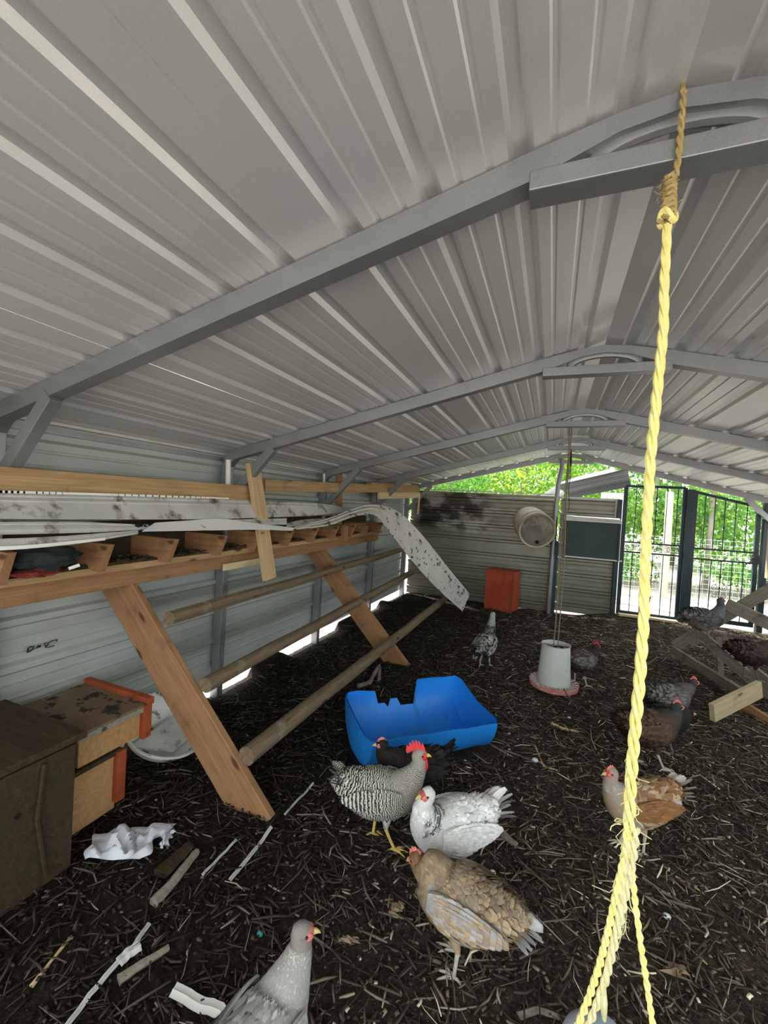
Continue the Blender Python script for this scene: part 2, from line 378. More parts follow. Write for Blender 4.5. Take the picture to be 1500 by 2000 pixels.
for sgn in (-1,1):
    for k in range(3):
        s0=.9144*k; o=(XC+sgn*s0*math.cos(AL),YF,ZR-s0*math.sin(AL)+(.001 if k%2 else 0))
        sheet('roof_sheet',o,(sgn*math.cos(AL),0,-math.sin(AL)),(sgn*math.sin(AL),0,math.cos(AL)),(0,1,0),.9144,YB+.15-YF,M['roof'],ceiling)
# rafters with collar ties, knee braces, peak arches
def steel_tube(mb,p0,p1,w_,h_,upv=(0,0,1)):
    p0=Vector(p0);p1=Vector(p1);x,y,z=ax(p1-p0,upv)
    vs=[p+y*a*w_/2+z*c*h_/2 for p in (p0,p1) for a,c in ((-1,-1),(1,-1),(1,1),(-1,1))]
    mb.add(vs,[(0,1,5,4),(1,2,6,5),(2,3,7,6),(3,0,4,7),(3,2,1,0),(4,5,6,7)])
TH=.075; TW=.060
for i,Y in enumerate(RAF):
    rb=MB(); path=[(XL+.0,1.62+.15),(XL+.03,roofz(XL+.03)-.045),(XL+.09,roofz(XL+.09)),(XC-.30,roofz(XC-.30)),(XC-.12,roofz(XC-.12)-.006),(XC,ZR-.022),(XC+.12,roofz(XC+.12)-.006),(XC+.30,roofz(XC+.3)),(XR-.09,roofz(XR-.09)),(XR-.03,roofz(XR-.03)-.045),(XR,1.62+.15)]
    low=[(XL+TH,1.62+.15),(XL+TH+.012,roofz(XL+.1)-TH-.03),(XL+.13,roofz(XL+.13)-TH),(XC-.30,roofz(XC-.30)-TH),(XC-.12,roofz(XC-.12)-.052),(XC,ZR-.064),(XC+.12,roofz(XC+.12)-.052),(XC+.30,roofz(XC+.3)-TH),(XR-.13,roofz(XR-.13)-TH),(XR-TH-.012,roofz(XR-.1)-TH-.03),(XR-TH,1.62+.15)]
    vs=[];n=len(path)
    for y in (Y-TW/2,Y+TW/2):
        vs+=[(x,y,z-.003) for x,z in path]+[(x,y,z) for x,z in low]
    fs=[]
    for k in range(n-1):
        a,b_,c_,d_=k,k+1,n+k+1,n+k
        fs+=[(a,b_,c_,d_),(2*n+d_,2*n+c_,2*n+b_,2*n+a),(b_,a,2*n+a,2*n+b_),(d_,c_,2*n+c_,2*n+d_)]
    rb.add(vs,fs); raf=rb.build('rafter',M['frame'],ceiling,smooth=False)
    ct=MB(); steel_tube(ct,(XC-.31,Y-.004,2.345),(XC+.31,Y-.004,2.345),TW+.012,.048); ct.build('collar_tie',M['frame'],raf,smooth=False,bevel=.003)
    ar=MB(); arc=[(XC+.17*math.cos(q),Y,2.372+.062*math.sin(q)) for q in np.linspace(PI,0,13)]
    ar.tube(arc,.014,8,flat=1.5); ar.build('peak_arch',M['frame'],raf)
    for sgn,xw in ((1,XL),(-1,XR)):
        kb=MB(); x1=xw+sgn*.46; steel_tube(kb,(xw+sgn*.05,Y-.01,1.47),(x1,Y-.01,roofz(x1)-TH+.005),.062,.050,(0,1,0)); kb.build('knee_brace',M['frame'],raf,smooth=False,bevel=.003)
# eave rails
wl=MB(); wl.box((XL-.045,YF,1.79),(XL-.004,YB,1.84)); wall_left=wl.build('wall_left',M['frame'],kind='structure',smooth=False)
tr=MB(); tr.box((XL-.01,YF,1.852),(XL+.03,YB,1.868)); o=tr.build('eave_trim',M['lid_metal'],wall_left,smooth=False)
for k in range(2):
    z0=.075+.9144*k
    sheet('wall_sheet',(XL-.020,YF,z0),(0,0,1),(1,0,0),(0,1,0),.9144 if k==0 else .87,YB-.03-YF,M['wall_l'],wall_left,rh=1.3)
for Y in RAF+[YB-.06]:
    pb=MB(); 
    if Y!=YB-.06: steel_tube(pb,(XL+TH/2,Y,-.05),(XL+TH/2,Y,1.775),TH,.057); pb.build('wall_post',M['frame'],wall_left,smooth=False,bevel=.004)
wr=MB(); wr.box((XR+.004,YF,1.79),(XR+.045,YB,1.84)); wall_right=wr.build('wall_right',M['frame'],kind='structure',smooth=False)
sheet('wall_sheet',(XR,YF,.03),(0,0,1),(1,0,0),(0,1,0),.9144,YB-YF,M['wall_l'],wall_right)
for Y in RAF:
    pb=MB(); steel_tube(pb,(XR-TH/2,Y,-.05),(XR-TH/2,Y,1.775),TH,.057); pb.build('wall_post',M['frame'],wall_right,smooth=False,bevel=.004)
# marker scrawl on left wall
mk=MB()
def strk(pts,r):
    q=[at(x,y,X=XL+.004) for x,y in pts]; mk.tube(q,r,5,flat=.5)
strk([(54,1274),(55,1266),(60,1263),(66,1263),(63,1269),(58,1272),(52,1274)],.0045)
strk([(66,1268),(72,1265)],.003); strk([(72,1266),(75,1261),(79,1260),(76,1265)],.006)
strk([(86,1257),(92,1256),(98,1254),(104,1251),(112,1249),(110,1253)],.0045)
strk([(86,1257),(89,1262),(96,1257),(88,1265),(96,1264),(106,1261)],.0045)
mk.build('marker_scrawl',M['marker'],wall_left,label='black marker scrawl on the pale sheet')
# back wall: ribbed sheets, ribs horizontal, open gable above
wb=MB(); wb.box((XL+.05,YB+.022,1.79),(.90,YB+.05,1.83)); wall_back=wb.build('wall_back',M['frame'],kind='structure',smooth=False)
for x0,x1 in ((XL+.10,.03),(.11,.90)):
    for k in range(2):
        z0=.045+.9144*k if x0<0 else .085+.9144*k
        sheet('wall_sheet',(x0,YB+.02,z0),(0,0,1),(0,-1,0),(1,0,0),.9144 if k==0 else (.86 if x0<0 else .80),x1-x0,M['wall_b'],wall_back,rh=1.7)
ed=MB(); ed.box((XL+.10,YB-.004,1.845),(.03,YB+.012,1.862)); ed.box((.11,YB-.004,1.81),(.90,YB+.012,1.828)); ed.build('top_edge_trim',M['lid_metal'],wall_back,smooth=False)
v_=MB(); v_.box((.845,YB-.012,1.30),(.86,YB-.001,1.80)); v_.build('corner_trim',M['lid_metal'],wall_back,smooth=False)
pb=MB(); pb.box((.865,YB-.06,.05),(.925,YB+.0,1.82)); pb.build('wall_post',M['iron_post'],wall_back,smooth=False,bevel=.004)
pb=MB(); pb.box((.0,YB-.075,.0),(.115,YB-.01,1.15)); pb.build('wall_post',M['iron_post'],wall_back,smooth=False,bevel=.004)
# bent galvanised pole
pl=MB(); pp=[at(1099,897,Y=6.84),at(1097,915,Y=6.84),at(1090,945,Y=6.84),at(1086,985,Y=6.84),at(1083,1040,Y=6.84),at(1076,1120,Y=6.84),at(1070,1200,Y=6.84)]
pl.tube(pp,.036,14); pole=pl.build('gable_pole',M['frame']); tag(pole,'bent galvanised pole rising from the back wall to the roof peak','pole')
# ------------------------------------------------------------------ gate (door_1) and side panel (door_2)
YG=6.93
def pg(x,y): return at(x,y,Y=YG)
def rod(mb,a,b,r=.007): mb.tube([a,b],r,6)
def bar3(mb,a,b,w_,d_): steel_tube(mb,a,b,d_,w_,(b-a).cross(Vector((0,1,0))) if True else None)
def gate(name,xl,xr,zt_l,zt_r,zb,zm1,zm2,xb,scroll,label):
    fr=MB()
    def sx(x,z0,z1,w_): fr.box((x-w_/2,YG-.02,z0),(x+w_/2,YG+.02,z1))
    sx(xl,zb,zt_l,.05); sx(xr,zb,zt_r,.05)
    steel_tube(fr,(xl,YG,zt_l),(xr,YG,zt_r),.035,.035); fr.box((xl,YG-.018,zb),(xr,YG+.018,zb+.055))
    d=fr.build(name,M['iron_post'],kind='structure',smooth=False,bevel=.003)
    for z in (zm1,zm2):
        m_=MB(); m_.box((xl,YG-.01,z-.011),(xr,YG+.01,z+.011)); m_.build('cross_rail',M['iron'],d,smooth=False)
    for x in xb:
        top=zt_l+(zt_r-zt_l)*(x-xl)/(xr-xl)
        m_=MB(); m_.tube([(x,YG,zb+.04),(x,YG,zm2)],.006,6); m_.build('gate_bar',M['iron'],d)
        m_=MB(); m_.tube([(x,YG,zm1),(x,YG,top)],.006,6); m_.build('gate_bar',M['iron'],d)
    return d
def scroll(mb,cx,cz,r,turn=1,a0=0,r_=.004,yy=YG):
    pts=[]
    for k in range(26):
        q=a0+turn*k/25*PI*3.2; rr=r*(1-.78*k/25); pts.append((cx+rr*math.cos(q),yy,cz+rr*math.sin(q)))
    mb.tube(pts,r_,5)
d1=gate('door_1',.965,1.68,2.02,2.02,.17,1.215,1.075,[1.10,1.225,1.35,1.475,1.60],True,'')
for k in range(5):
    cx=1.05+.135*k; s=MB(); scroll(s,cx-.03,1.145,.048,1,PI/2); scroll(s,cx+.045,1.145,.048,-1,PI/2); s.tube([(cx-.03,YG,1.193),(cx+.008,YG,1.175),(cx+.045,YG,1.193)],.004,5); s.build('iron_scroll',M['iron'],d1)
s=MB(); scroll(s,1.40,.78,.045,1,PI); scroll(s,1.30,.78,.045,-1,0); scroll(s,1.40,.67,.035,-1,PI); scroll(s,1.30,.67,.035,1,0); s.build('iron_rosette',M['iron'],d1)
for z in (1.86,1.55,1.68,.92,.45):
    s=MB(); s.ball((1.35,YG,z),(.014,.014,.02),n=8,m=5); s.tube([(1.35,YG,z),(1.375,YG,z+.01),(1.385,YG,z+.03)],.003,4); s.build('bar_knuckle',M['iron'],d1)
d2=gate('door_2',1.80,2.50,1.97,1.80,.22,1.20,1.06,[1.92,2.03,2.14,2.26,2.38],False,'')
s=MB()
for sx_,tn in ((2.09,-1),(2.19,1)):
    scroll(s,sx_,.70,.045,tn,0 if tn<0 else PI); scroll(s,sx_,.58,.035,-tn,0 if tn<0 else PI)
s.tube([(2.14,YG,.85),(2.11,YG,.9),(2.08,YG,.88)],.004,5); s.tube([(2.14,YG,.85),(2.17,YG,.9),(2.20,YG,.88)],.004,5)
s.build('iron_rosette',M['iron'],d2)
for z in (1.50,.84):
    s=MB(); s.ball((2.14,YG,z),(.016,.014,.022),n=8,m=5); s.build('bar_knuckle',M['iron'],d2)
s=MB(); s.box((2.44,YG-.07,1.06),(2.55,YG-.02,1.17)); s.lathe([(0,0),(.03,0),(.035,.03),(.02,.06),(0,.06)],(2.45,YG-.12,1.12),14,'Y'); s.build('gate_latch',M['iron'],d2)
s=MB(); s.box((1.695,YG-.05,.12),(1.79,YG+.03,2.0)); s.build('gate_post',M['iron_post'],d1,smooth=False,bevel=.005)
s=MB(); s.box((2.545,YG-.05,.05),(2.61,YG+.03,1.88)); s.build('gate_post',M['iron_post'],d2,smooth=False,bevel=.005)
# threshold timbers
b1=board('threshold_board',(.95,6.78,.19),(1.66,6.80,.19),.09,.03,M['pine_pale'],None); tag(b1,'pale sawn board lying on the sill under the gate','board')
b2=board('threshold_beam',(.96,6.70,.12),(1.80,6.70,.10),.09,.08,M['dark_wood'],None); tag(b2,'dark square timber half buried below the gate','beam')
# ------------------------------------------------------------------ right side frame seen at the edge
rp=thing('timber_post_frame','tan and dark upright timbers beside the gate at the right edge','post',(2.62,6.7,0))
board('upright',(2.66,6.5,.05),(2.66,6.5,1.05),.09,.09,M['old_wood'],rp,(0,1,0)); board('upright',(2.62,6.15,.0),(2.62,6.15,.95),.09,.05,M['old_wood'],rp,(0,1,0))
board('upright',(2.56,6.72,.9),(2.56,6.72,1.55),.03,.09,M['post_tan'],rp,(0,1,0),label='tan upper board')
board('cross_board',(2.5,6.1,.12),(2.75,6.1,.12),.05,.10,M['pine_pale'],rp)
# ------------------------------------------------------------------ roosting shelf of timber on the left wall
sh=thing('roosting_shelf','long timber roosting shelf with joists, slanting legs and three perches on the left wall','shelf',(-2.2,3,0))
XF=-2.16
board('fascia',(XF-.02,.25,1.045),(XF-.02,5.25,1.115),.038,.10,M['pine_warm'],sh)
board('ledge',(XF,.25,1.112),(XF,5.25,1.18),.10,.036,M['pine'],sh)
board('ledger_strip',(XF+.018,2.35,1.035),(XF+.018,2.85,1.045),.02,.05,M['pine_pale'],sh,label='short pale ledger strip')
for y in (1.00,1.41,1.80,2.20,2.58,2.98,3.38,3.78,4.18,4.58,4.98):
    z=1.20+.012*(y-1)+.0
    board('joist',(-2.35,y,z),(-2.0,y+.01,z+.0),.038,.14,M['pine_warm'],sh,chamfer=.055,bev=.002)
board('shade_back_board',(-2.345,.3,1.25),(-2.345,5.2,1.29),.018,.20,M['dark_wood'],sh)  # dark board added to stand for the shade behind the joists
board('shade_deck_board',(-2.26,.3,1.125),(-2.26,5.2,1.175),.17,.014,M['dark_wood'],sh)  # dark deck added for the same shade between the joists
mb=MB()
for k in range(900):
    y=random.uniform(.4,4.8); x=random.uniform(-2.30,-2.125); z=1.134+(y-.25)*.0136+random.uniform(0,.012)+(.018*max(0,mnoise.noise(Vector((0,y*2.2,7))))); q=random.uniform(0,PI); l=random.uniform(.006,.02); a_,b_=math.cos(q)*l,math.sin(q)*l; r_=random.uniform(.003,.007)
    mb.add([(x-a_-r_,y-b_,z-r_),(x-a_+r_,y-b_,z-r_),(x+a_+r_,y+b_,z-r_*.5),(x+a_-r_,y+b_,z-r_*.5),(x-a_,y-b_,z+r_),(x+a_,y+b_,z+r_*.8)],[(0,1,2,3),(0,3,5,4),(1,4,5,2),(0,4,1),(3,2,5)])
mb.build('shelf_debris',M['shelf_dirt'],sh,smooth=False,kind='stuff')
board('top_rail',(-2.17,.35,1.553),(-2.14,2.60,1.575),.038,.11,M['pine'],sh)
board('top_rail',(-2.17,2.78,1.645),(-2.13,6.86,1.835),.04,.10,M['pine'],sh)
board('top_rail',(-2.19,4.9,1.80),(-2.16,6.8,1.885),.07,.038,M['pine'],sh)
board('back_rail',(-2.13,5.1,1.66),(-2.10,6.80,1.74),.04,.09,M['pine_pale'],sh)
board('far_end_board',(-2.08,6.72,1.42),(-2.08,6.74,1.75),.02,.05,M['pine_pale'],sh,(0,1,0))
board('upright',(-2.115,2.57,1.80),(-1.965,2.65,.93),.125,.038,M['pine_light'],sh,(1,0,0))
board('upright',(-2.20,4.10,1.88),(-2.20,4.16,1.30),.09,.038,M['pine_warm'],sh,(1,0,0))
board('upright',(-2.12,.86,1.99),(-2.12,.86,1.45),.06,.05,M['pine'],sh,(1,0,0))
board('upright',(-2.05,4.02,1.30),(-2.05,4.02,1.13),.038,.07,M['pine_warm'],sh,(1,0,0))
for y in (1.68,3.85):
    lx=Vector((-2.335 if y<2 else -2.31,y,1.045)); ft=Vector((-1.225 if y<2 else -1.25,y,-.05)); b_=board('leg',lx,ft,.040,.215 if y<2 else .20,M['pine_warm'],sh,(1,0,1),bev=.004)
pc=[((-1.90,1.69,.86),(-2.11,6.0,.87),.041,8),((-1.62,1.69,.555),(-1.87,5.9,.57),.040,12),((-1.335,1.69,.265),(-1.42,6.35,.19),.047,12)]
for p0,p1,r,n in pc:
    pts=[Vector(p0).lerp(Vector(p1),k/14)+Vector((0,0,mnoise.noise(Vector((k*.4,r*90,0)))*.012)) for k in range(15)]
    # local frame so that the grain runs along the perch
    x,y_,z=ax(Vector(p1)-Vector(p0)); Mx=Matrix(((x.x,y_.x,z.x,p0[0]),(x.y,y_.y,z.y,p0[1]),(x.z,y_.z,z.z,p0[2]),(0,0,0,1))); Mi=Mx.inverted()
    mb=MB(); mb.tube([Mi@q for q in pts],[r*(1+.06*mnoise.noise(Vector((k*.9,r*50,4)))) for k in range(15)],n); mb.build('perch',M['pole'],sh,M=Mx)
# ------------------------------------------------------------------ vinyl siding pieces lying on the shelf
def ribbon(name,E1,E2,m,t=.003,ribs=(),nseg=6,parent=None,rough=.002,sag=0):
    """solid strip between two 3-D edge curves; ribs = (position, height) steps across it"""
    n=len(E1); cr_=sorted(set([0,1]+[r[0] for r in ribs]+[k/nseg for k in range(nseg+1)])); H=dict(ribs); rows=[]
    for i in range(n):
        a=Vector(E1[i]);b=Vector(E2[i]); 
        tg=Vector(E1[min(i+1,n-1)])-Vector(E1[max(i-1,0)]); nn=tg.cross(b-a); nn=nn.normalized() if nn.length>1e-9 else Vector((0,0,1))
        if nn.z<0 and abs(nn.z)>.3: nn=-nn
        row=[]
        for c_ in cr_:
            h=sum(hh for pp_,hh in ribs if abs(pp_-c_)<.012)+mnoise.noise(Vector((i*.7,c_*3,a.y)))*rough
            row.append((a.lerp(b,c_)+nn*h,nn))
        rows.append(row)
    k=len(cr_); vs=[p for r in rows for p,_ in r]+[p-nn*t for r in rows for p,nn in r]; o_=n*k; fs=[]
    for i in range(n-1):
        for j in range(k-1):
            q=(i*k+j,i*k+j+1,(i+1)*k+j+1,(i+1)*k+j); fs+=[q,tuple(o_+x for x in q[::-1])]
        for j in (0,k-1): fs.append((i*k+j,(i+1)*k+j,o_+(i+1)*k+j,o_+i*k+j))
    for j in range(k-1):
        for i in (0,n-1): fs.append((i*k+j,i*k+j+1,o_+i*k+j+1,o_+i*k+j))
    b=MB().add(vs,fs); return b.build(name,m,parent)
def edge(pts,n,**kw):
    """smooth 3-D edge through (px,py,plane) points"""
    P=[at(p[0],p[1],**{kw.get('k','X'):p[2]}) for p in pts]; out=[]
    for i in range(n):
        u=i/(n-1)*(len(P)-1); j=min(int(u),len(P)-2); f=u-j
        p0=P[max(j-1,0)];p1=P[j];p2=P[j+1];p3=P[min(j+2,len(P)-1)]
        out.append(.5*((2*p1)+(p2-p0)*f+(2*p0-5*p1+4*p2-p3)*f*f+(3*p1-p0-3*p2+p3)*f**3))
    return out
RB=((.12,.004),(.14,-.002),(.5,.006),(.52,-.002),(.9,.004))
s=ribbon('vinyl_plank',edge([(-60,962,-2.11),(200,968,-2.11),(440,975,-2.11),(620,983,-2.11),(668,990,-2.11)],26),edge([(-60,1012,-2.02),(200,1014,-2.02),(440,1013,-2.02),(620,1006,-2.04),(668,1000,-2.05)],26),M['siding'],ribs=((.10,.005),(.14,-.003),(.30,.004),(.33,-.002)))
tag(s,'long dirty white siding panel leaning directly under the top rail','siding panel')
hm=MB()
for k in range(46):
    y=.75+k*.052; a=at(0,0,d=1)
    t_=k/45; e=edge([(-60,962,-2.11),(200,968,-2.11),(440,975,-2.11)],46)[k]; hm.box((e.x-.002,e.y,e.z+.001),(e.x+.004,e.y+.030,e.z+.012))
hm.build('nailing_hem',M['siding_clean'],s,smooth=False,kind='stuff')
s=ribbon('vinyl_plank',edge([(-60,1020,-2.01),(150,1019,-2.01),(300,1024,-2.01),(420,1016,-2.02),(560,1012,-2.04)],22),edge([(-60,1044,-1.96),(150,1040,-1.96),(300,1033,-1.97),(420,1029,-1.98),(560,1024,-1.99)],22),M['siding'],ribs=((.2,.004),(.25,-.002),(.7,.004)))
tag(s,'second dirty siding panel, half hidden beneath the long one','siding panel')
s=ribbon('vinyl_plank',edge([(-60,1054,-1.94),(60,1050,-1.94),(150,1045,-1.95),(270,1035,-1.98)],16),edge([(-60,1076,-1.91),(60,1070,-1.91),(150,1062,-1.92),(270,1042,-1.95)],16),M['siding'],ribs=((.15,.003),(.8,.005)))
tag(s,'lowest grimy siding panel at the left edge of the shelf','siding panel')
s=ribbon('siding_strip',edge([(-60,1069,-1.90),(60,1064,-1.90),(206,1050,-1.92)],12),edge([(-60,1077,-1.895),(60,1071,-1.895),(206,1055,-1.915)],12),M['siding_clean'],t=.004)
tag(s,'clean thin white strip edging the lowest panel at far left','siding strip')
s=ribbon('siding_offcut',edge([(302,1021,-2.0),(360,1017,-2.0),(432,1013,-2.0),(500,1022,-1.99),(578,1031,-1.97)],14),edge([(278,1037,-1.93),(360,1036,-1.93),(432,1035,-1.93),(500,1034,-1.94),(570,1036,-1.95)],14),M['siding_clean'],ribs=())
tag(s,'bright clean white pointed siding offcut at the front of the shelf','siding offcut')
s=ribbon('siding_strip',edge([(560,1022,-2.05),(600,1014,-2.07),(652,1012,-2.08)],8),edge([(560,1029,-2.0),(600,1023,-2.02),(655,1016,-2.04)],8),M['siding'])
tag(s,'thin dirty siding strip beside the start of the drooping panel','siding strip')
s=ribbon('drooping_plank',edge([(575,1029,3.05),(640,1012,3.45),(690,993,3.85),(726,985,4.2),(762,991,4.55),(792,1011,4.85),(830,1052,5.2),(872,1105,5.6),(917,1160,6.0)],44,k='Y'),
  edge([(578,1033,2.95),(640,1026,3.30),(686,1010,3.65),(722,1003,3.95),(742,1014,4.2),(765,1045,4.5),(805,1096,4.95),(850,1146,5.4),(903,1194,5.9)],44,k='Y'),M['siding_speck'],t=.005,ribs=((.10,.006),(.13,-.003),(.48,.008),(.52,-.004),(.9,.006)),nseg=8,rough=.006)
tag(s,'long speckled white siding panel arching off the shelf and drooping down to the lowest perch','siding panel')
# droppings heap and cloths on the shelf
c_=at(292,1022,X=-2.02); hp=MB()
for k in range(40): hp.ball((c_.x+random.uniform(-.03,.03),c_.y+random.gauss(0,.06),c_.z-.02+random.uniform(0,.015)),random.uniform(.008,.018),n=6,m=4)
o=hp.build('droppings_heap',M['black']); tag(o,'black heap of droppings on the siding by the clean offcut','droppings',kind='stuff')
def blob(name,c,r,m,label,cat,seed=0,amp=.35,parent=None):
    mb=MB(); mb.ball((0,0,0),1,n=28,m=18); vs=[]
    for v in mb.v:
        v=Vector(v); d_=1+amp*mnoise.noise(v*2.2+Vector((seed,0,0)))+amp*.5*mnoise.noise(v*6+Vector((seed,2,0)))
        vs.append((c[0]+v.x*d_*r[0],c[1]+v.y*d_*r[1],c[2]+v.z*d_*r[2]))
    mb.v=vs; o=mb.build(name,m,parent); 
    if label: tag(o,label,cat)
    return o
blob('cloth_bundle',(-2.10,1.18,1.225),(.10,.13,.06),M['cloth_dark'],'black cloth bundle stuffed between the first joists','cloth',3)
blob('red_rag',(-2.07,1.13,1.165),(.07,.10,.018),M['cloth_red'],'dark red rag spread under the black cloth bundle','rag',8)
bt=MB(); bt.tube([(-2.02,1.24,1.175),(-2.00,1.275,1.19)],.008,8); tag(bt.build('plastic_stub',M['siding_clean']),'small white plastic stub beside the black cloth bundle','scrap')
# white capped pipes behind the shelf, on the left wall
for (x,y0,y1,yy,lb) in ((446,898,945,2.50,'white upright plastic pipe on the left wall by the second rafter'),(633,925,945,4.0,'thin white upright pipe on the left wall by the third rafter')):
    a=at(x,y0,X=-2.27); b_=at(x-1,y1+12,X=-2.27); mb=MB(); mb.tube([a,b_],.020 if x<500 else .012,12); tag(mb.build('white_pipe',M['siding_clean']),lb,'pipe')
# ------------------------------------------------------------------ nest boxes, bottom left
nb=thing('nest_box','upper plywood nest box with orange corner strips and a fouled top','nest box',(-2.1,1.38,0))
mb=MB(); mb.box((-2.34,1.215,.455),(-1.85,1.55,.470)); mb.build('lid',M['nest_top'],nb,bevel=.002,smooth=False)
mb=MB(); mb.box((-2.33,1.22,.31),(-1.865,1.54,.452)); mb.build('body',M['nest_wood'],nb,bevel=.002,smooth=False)
mb=MB(); mb.box((-1.866,1.20,.437),(-1.842,1.52,.462)); mb.build('front_lip',M['old_wood'],nb,smooth=False,bevel=.002)
mb=MB(); mb.box((-2.34,1.54,.46),(-1.84,1.575,.495)); mb.build('rear_strip',M['orange_trim'],nb,smooth=False,bevel=.003)
mb=MB(); mb.box((-1.866,1.515,.30),(-1.835,1.56,.468)); mb.build('corner_strip',M['orange_trim'],nb,smooth=False,bevel=.003)
nb=thing('nest_box','lower plywood nest box with one orange corner strip, under the fouled one','nest box',(-2.1,1.3,0))
mb=MB(); mb.box((-2.33,1.20,.02),(-1.865,1.40,.285)); mb.build('body',M['nest_wood'],nb,bevel=.002,smooth=False)
mb=MB(); mb.box((-2.34,1.19,.285),(-1.85,1.42,.305)); mb.build('lid',M['dark_wood'],nb,bevel=.002,smooth=False)
mb=MB(); mb.box((-1.866,1.385,.06),(-1.835,1.43,.30)); mb.build('corner_strip',M['orange_trim'],nb,smooth=False,bevel=.003)
cb=thing('dark_cabinet','large dark mossy wooden cabinet in the bottom left corner','cabinet',(-2.0,.6,0))
mb=MB(); mb.box((-2.29,-.2,.0),(-1.74,1.12,.52)); mb.build('body',M['dark_wood'],cb,bevel=.01,smooth=False)
mb=MB(); mb.box((-2.295,-.22,.52),(-1.72,1.16,.55)); mb.build('top_board',M['dark_wood'],cb,bevel=.006,smooth=False)
for y0,y1 in ((-.2,.24),(.25,.68),(.69,1.125)):
    mb=MB(); mb.box((-1.745,y0,.01),(-1.722,y1-.008,.515)); mb.build('front_board',M['dark_wood'],cb,bevel=.003,smooth=False)
mb=MB(); mb.tube([(-1.715,1.0,.50),(-1.712,.98,.3),(-1.715,1.02,.06)],.008,6); mb.build('front_batten',M['dark_wood'],cb)
# ------------------------------------------------------------------ white pan behind the nest boxes
pn=thing('feed_pan','round white plastic pan with grimy bottom tilted by the nest box','pan',(-2.08,1.85,0))
Mp=Matrix.Translation((-2.08,1.84,.10))@Matrix.Rotation(math.radians(28),4,'Y')
mb=MB(); mb.lathe([(0,0),(.17,0),(.20,.02),(.225,.09),(.24,.095),(.24,.085),(.215,.075),(.19,.012),(0,-.006)],(0,0,0),40); mb.build('basin',M['pan'],pn,M=Mp)
mb=MB(); mb.tube([Vector((.24*math.cos(q),.24*math.sin(q),.10)) for q in np.linspace(-1,2.4,30)],.007,6); mb.build('rim_wire',M['siding'],pn,M=Mp)
mb=MB(); mb.add([(-.02,-.20,.02),(.15,-.05,.03),(.13,.13,.05),(-.05,.1,.04),(-.02,-.20,.03),(.15,-.05,.04),(.13,.13,.06),(-.05,.1,.05)],[(0,1,2,3),(4,7,6,5),(0,4,5,1),(1,5,6,2),(2,6,7,3),(3,7,4,0)]); mb.build('cracked_lid',M['siding'],pn,M=Mp,smooth=False)
# crumpled white sheeting on the litter
def crumple(name,quad,m,label,cat,n=26,h=.05,seed=1,t=.002):
    A,B,C,D=[Vector(q) for q in quad]; vs=[]
    for j in range(n+1):
        for i in range(n+1):
            u,v=i/n,j/n; p=A.lerp(B,u).lerp(D.lerp(C,u),v)
            e=mnoise.noise(Vector((u*3+seed,v*3,0)))*.06; p.x+=e*(1 if (i in(0,n) or j in(0,n)) else .3)
            rg=abs(mnoise.noise(Vector((u*2+v*5+seed,v*2-u*2,2))))
            z=gz(p.x,p.y)+.030+h*.5*(1+math.sin((u*.7+v*2.0+rg*.6)*6))*math.sin(PI*u)**.5*math.sin(PI*v)**.5+.010*mnoise.noise(Vector((u*5,v*5,seed)))*math.sin(PI*u)
            vs.append((p.x,p.y,max(z,gz(p.x,p.y)+.004)))
    k=n+1; o_=len(vs); vs+=[(x,y,z-t) for x,y,z in vs]; fs=[]
    for j in range(n):
        for i in range(n):
            q=(j*k+i,j*k+i+1,(j+1)*k+i+1,(j+1)*k+i); fs+=[q,tuple(o_+x for x in q[::-1])]
    o=MB().add(vs,fs).build(name,m); tag(o,label,cat); return o
G0=lambda x,y,z=0.01: at(x,y,Z=z)
crumple('white_sheeting',[G0(166,1688),G0(186,1618,.05),G0(345,1610,.03),G0(272,1690)],M['paper'],'crumpled white plastic sheeting on the litter beside the dark cabinet','sheeting',h=.07,seed=4)
crumple('white_scrap',[G0(312,1668),G0(318,1640),G0(336,1628),G0(328,1660)],M['paper'],'small torn white scrap just right of the crumpled sheeting','scrap',n=8,h=.02,seed=2)
# strips lying on the floor
def strip(pts,wd,m,label,cat='strip',name='siding_strip',z=.02,fold=.4):
    P=[G0(x,y,z) for x,y in pts]; Q=[]
    for i in range(len(P)-1):
        for k in range(5): Q.append(P[i].lerp(P[i+1],k/5))
    Q.append(P[-1]); E1=[];E2=[]
    for i,p in enumerate(Q):
        t_=(Q[min(i+1,len(Q)-1)]-Q[max(i-1,0)]); s_=Vector((-t_.y,t_.x,0)).normalized()*wd/2
        zz=gz(p.x,p.y)+.018+.006*mnoise.noise(Vector((i*.5,p.x*5,0)))
        E1.append(Vector((p.x,p.y,zz))+s_+Vector((0,0,wd*fold))); E2.append(Vector((p.x,p.y,zz))-s_)
    o=ribbon(name,E1,E2,m,t=.003,ribs=((.5,.003),),nseg=3,rough=.002); tag(o,label,cat); return o
strip([(128,2004),(175,1940),(222,1886),(262,1845),(292,1800)],.014,M['siding'],'long thin pale strip running down to the bottom left corner')
strip([(232,1880),(250,1862),(275,1846)],.03,M['siding'],'short wider torn strip lying over the long thin one')
strip([(395,1712),(430,1676),(462,1641)],.009,M['siding'],'left one of the two parallel pale strips below the slanting leg')
strip([(449,1718),(485,1677),(530,1620)],.014,M['siding'],'right one of the two parallel pale strips below the slanting leg')
strip([(556,1592),(580,1565),(612,1530)],.009,M['siding'],'short thin pale strip right of the near leg foot')
strip([(338,1930),(385,1958),(430,1972),(437,1990)],.032,M['siding'],'bent grey plastic channel on the litter left of the front hen')
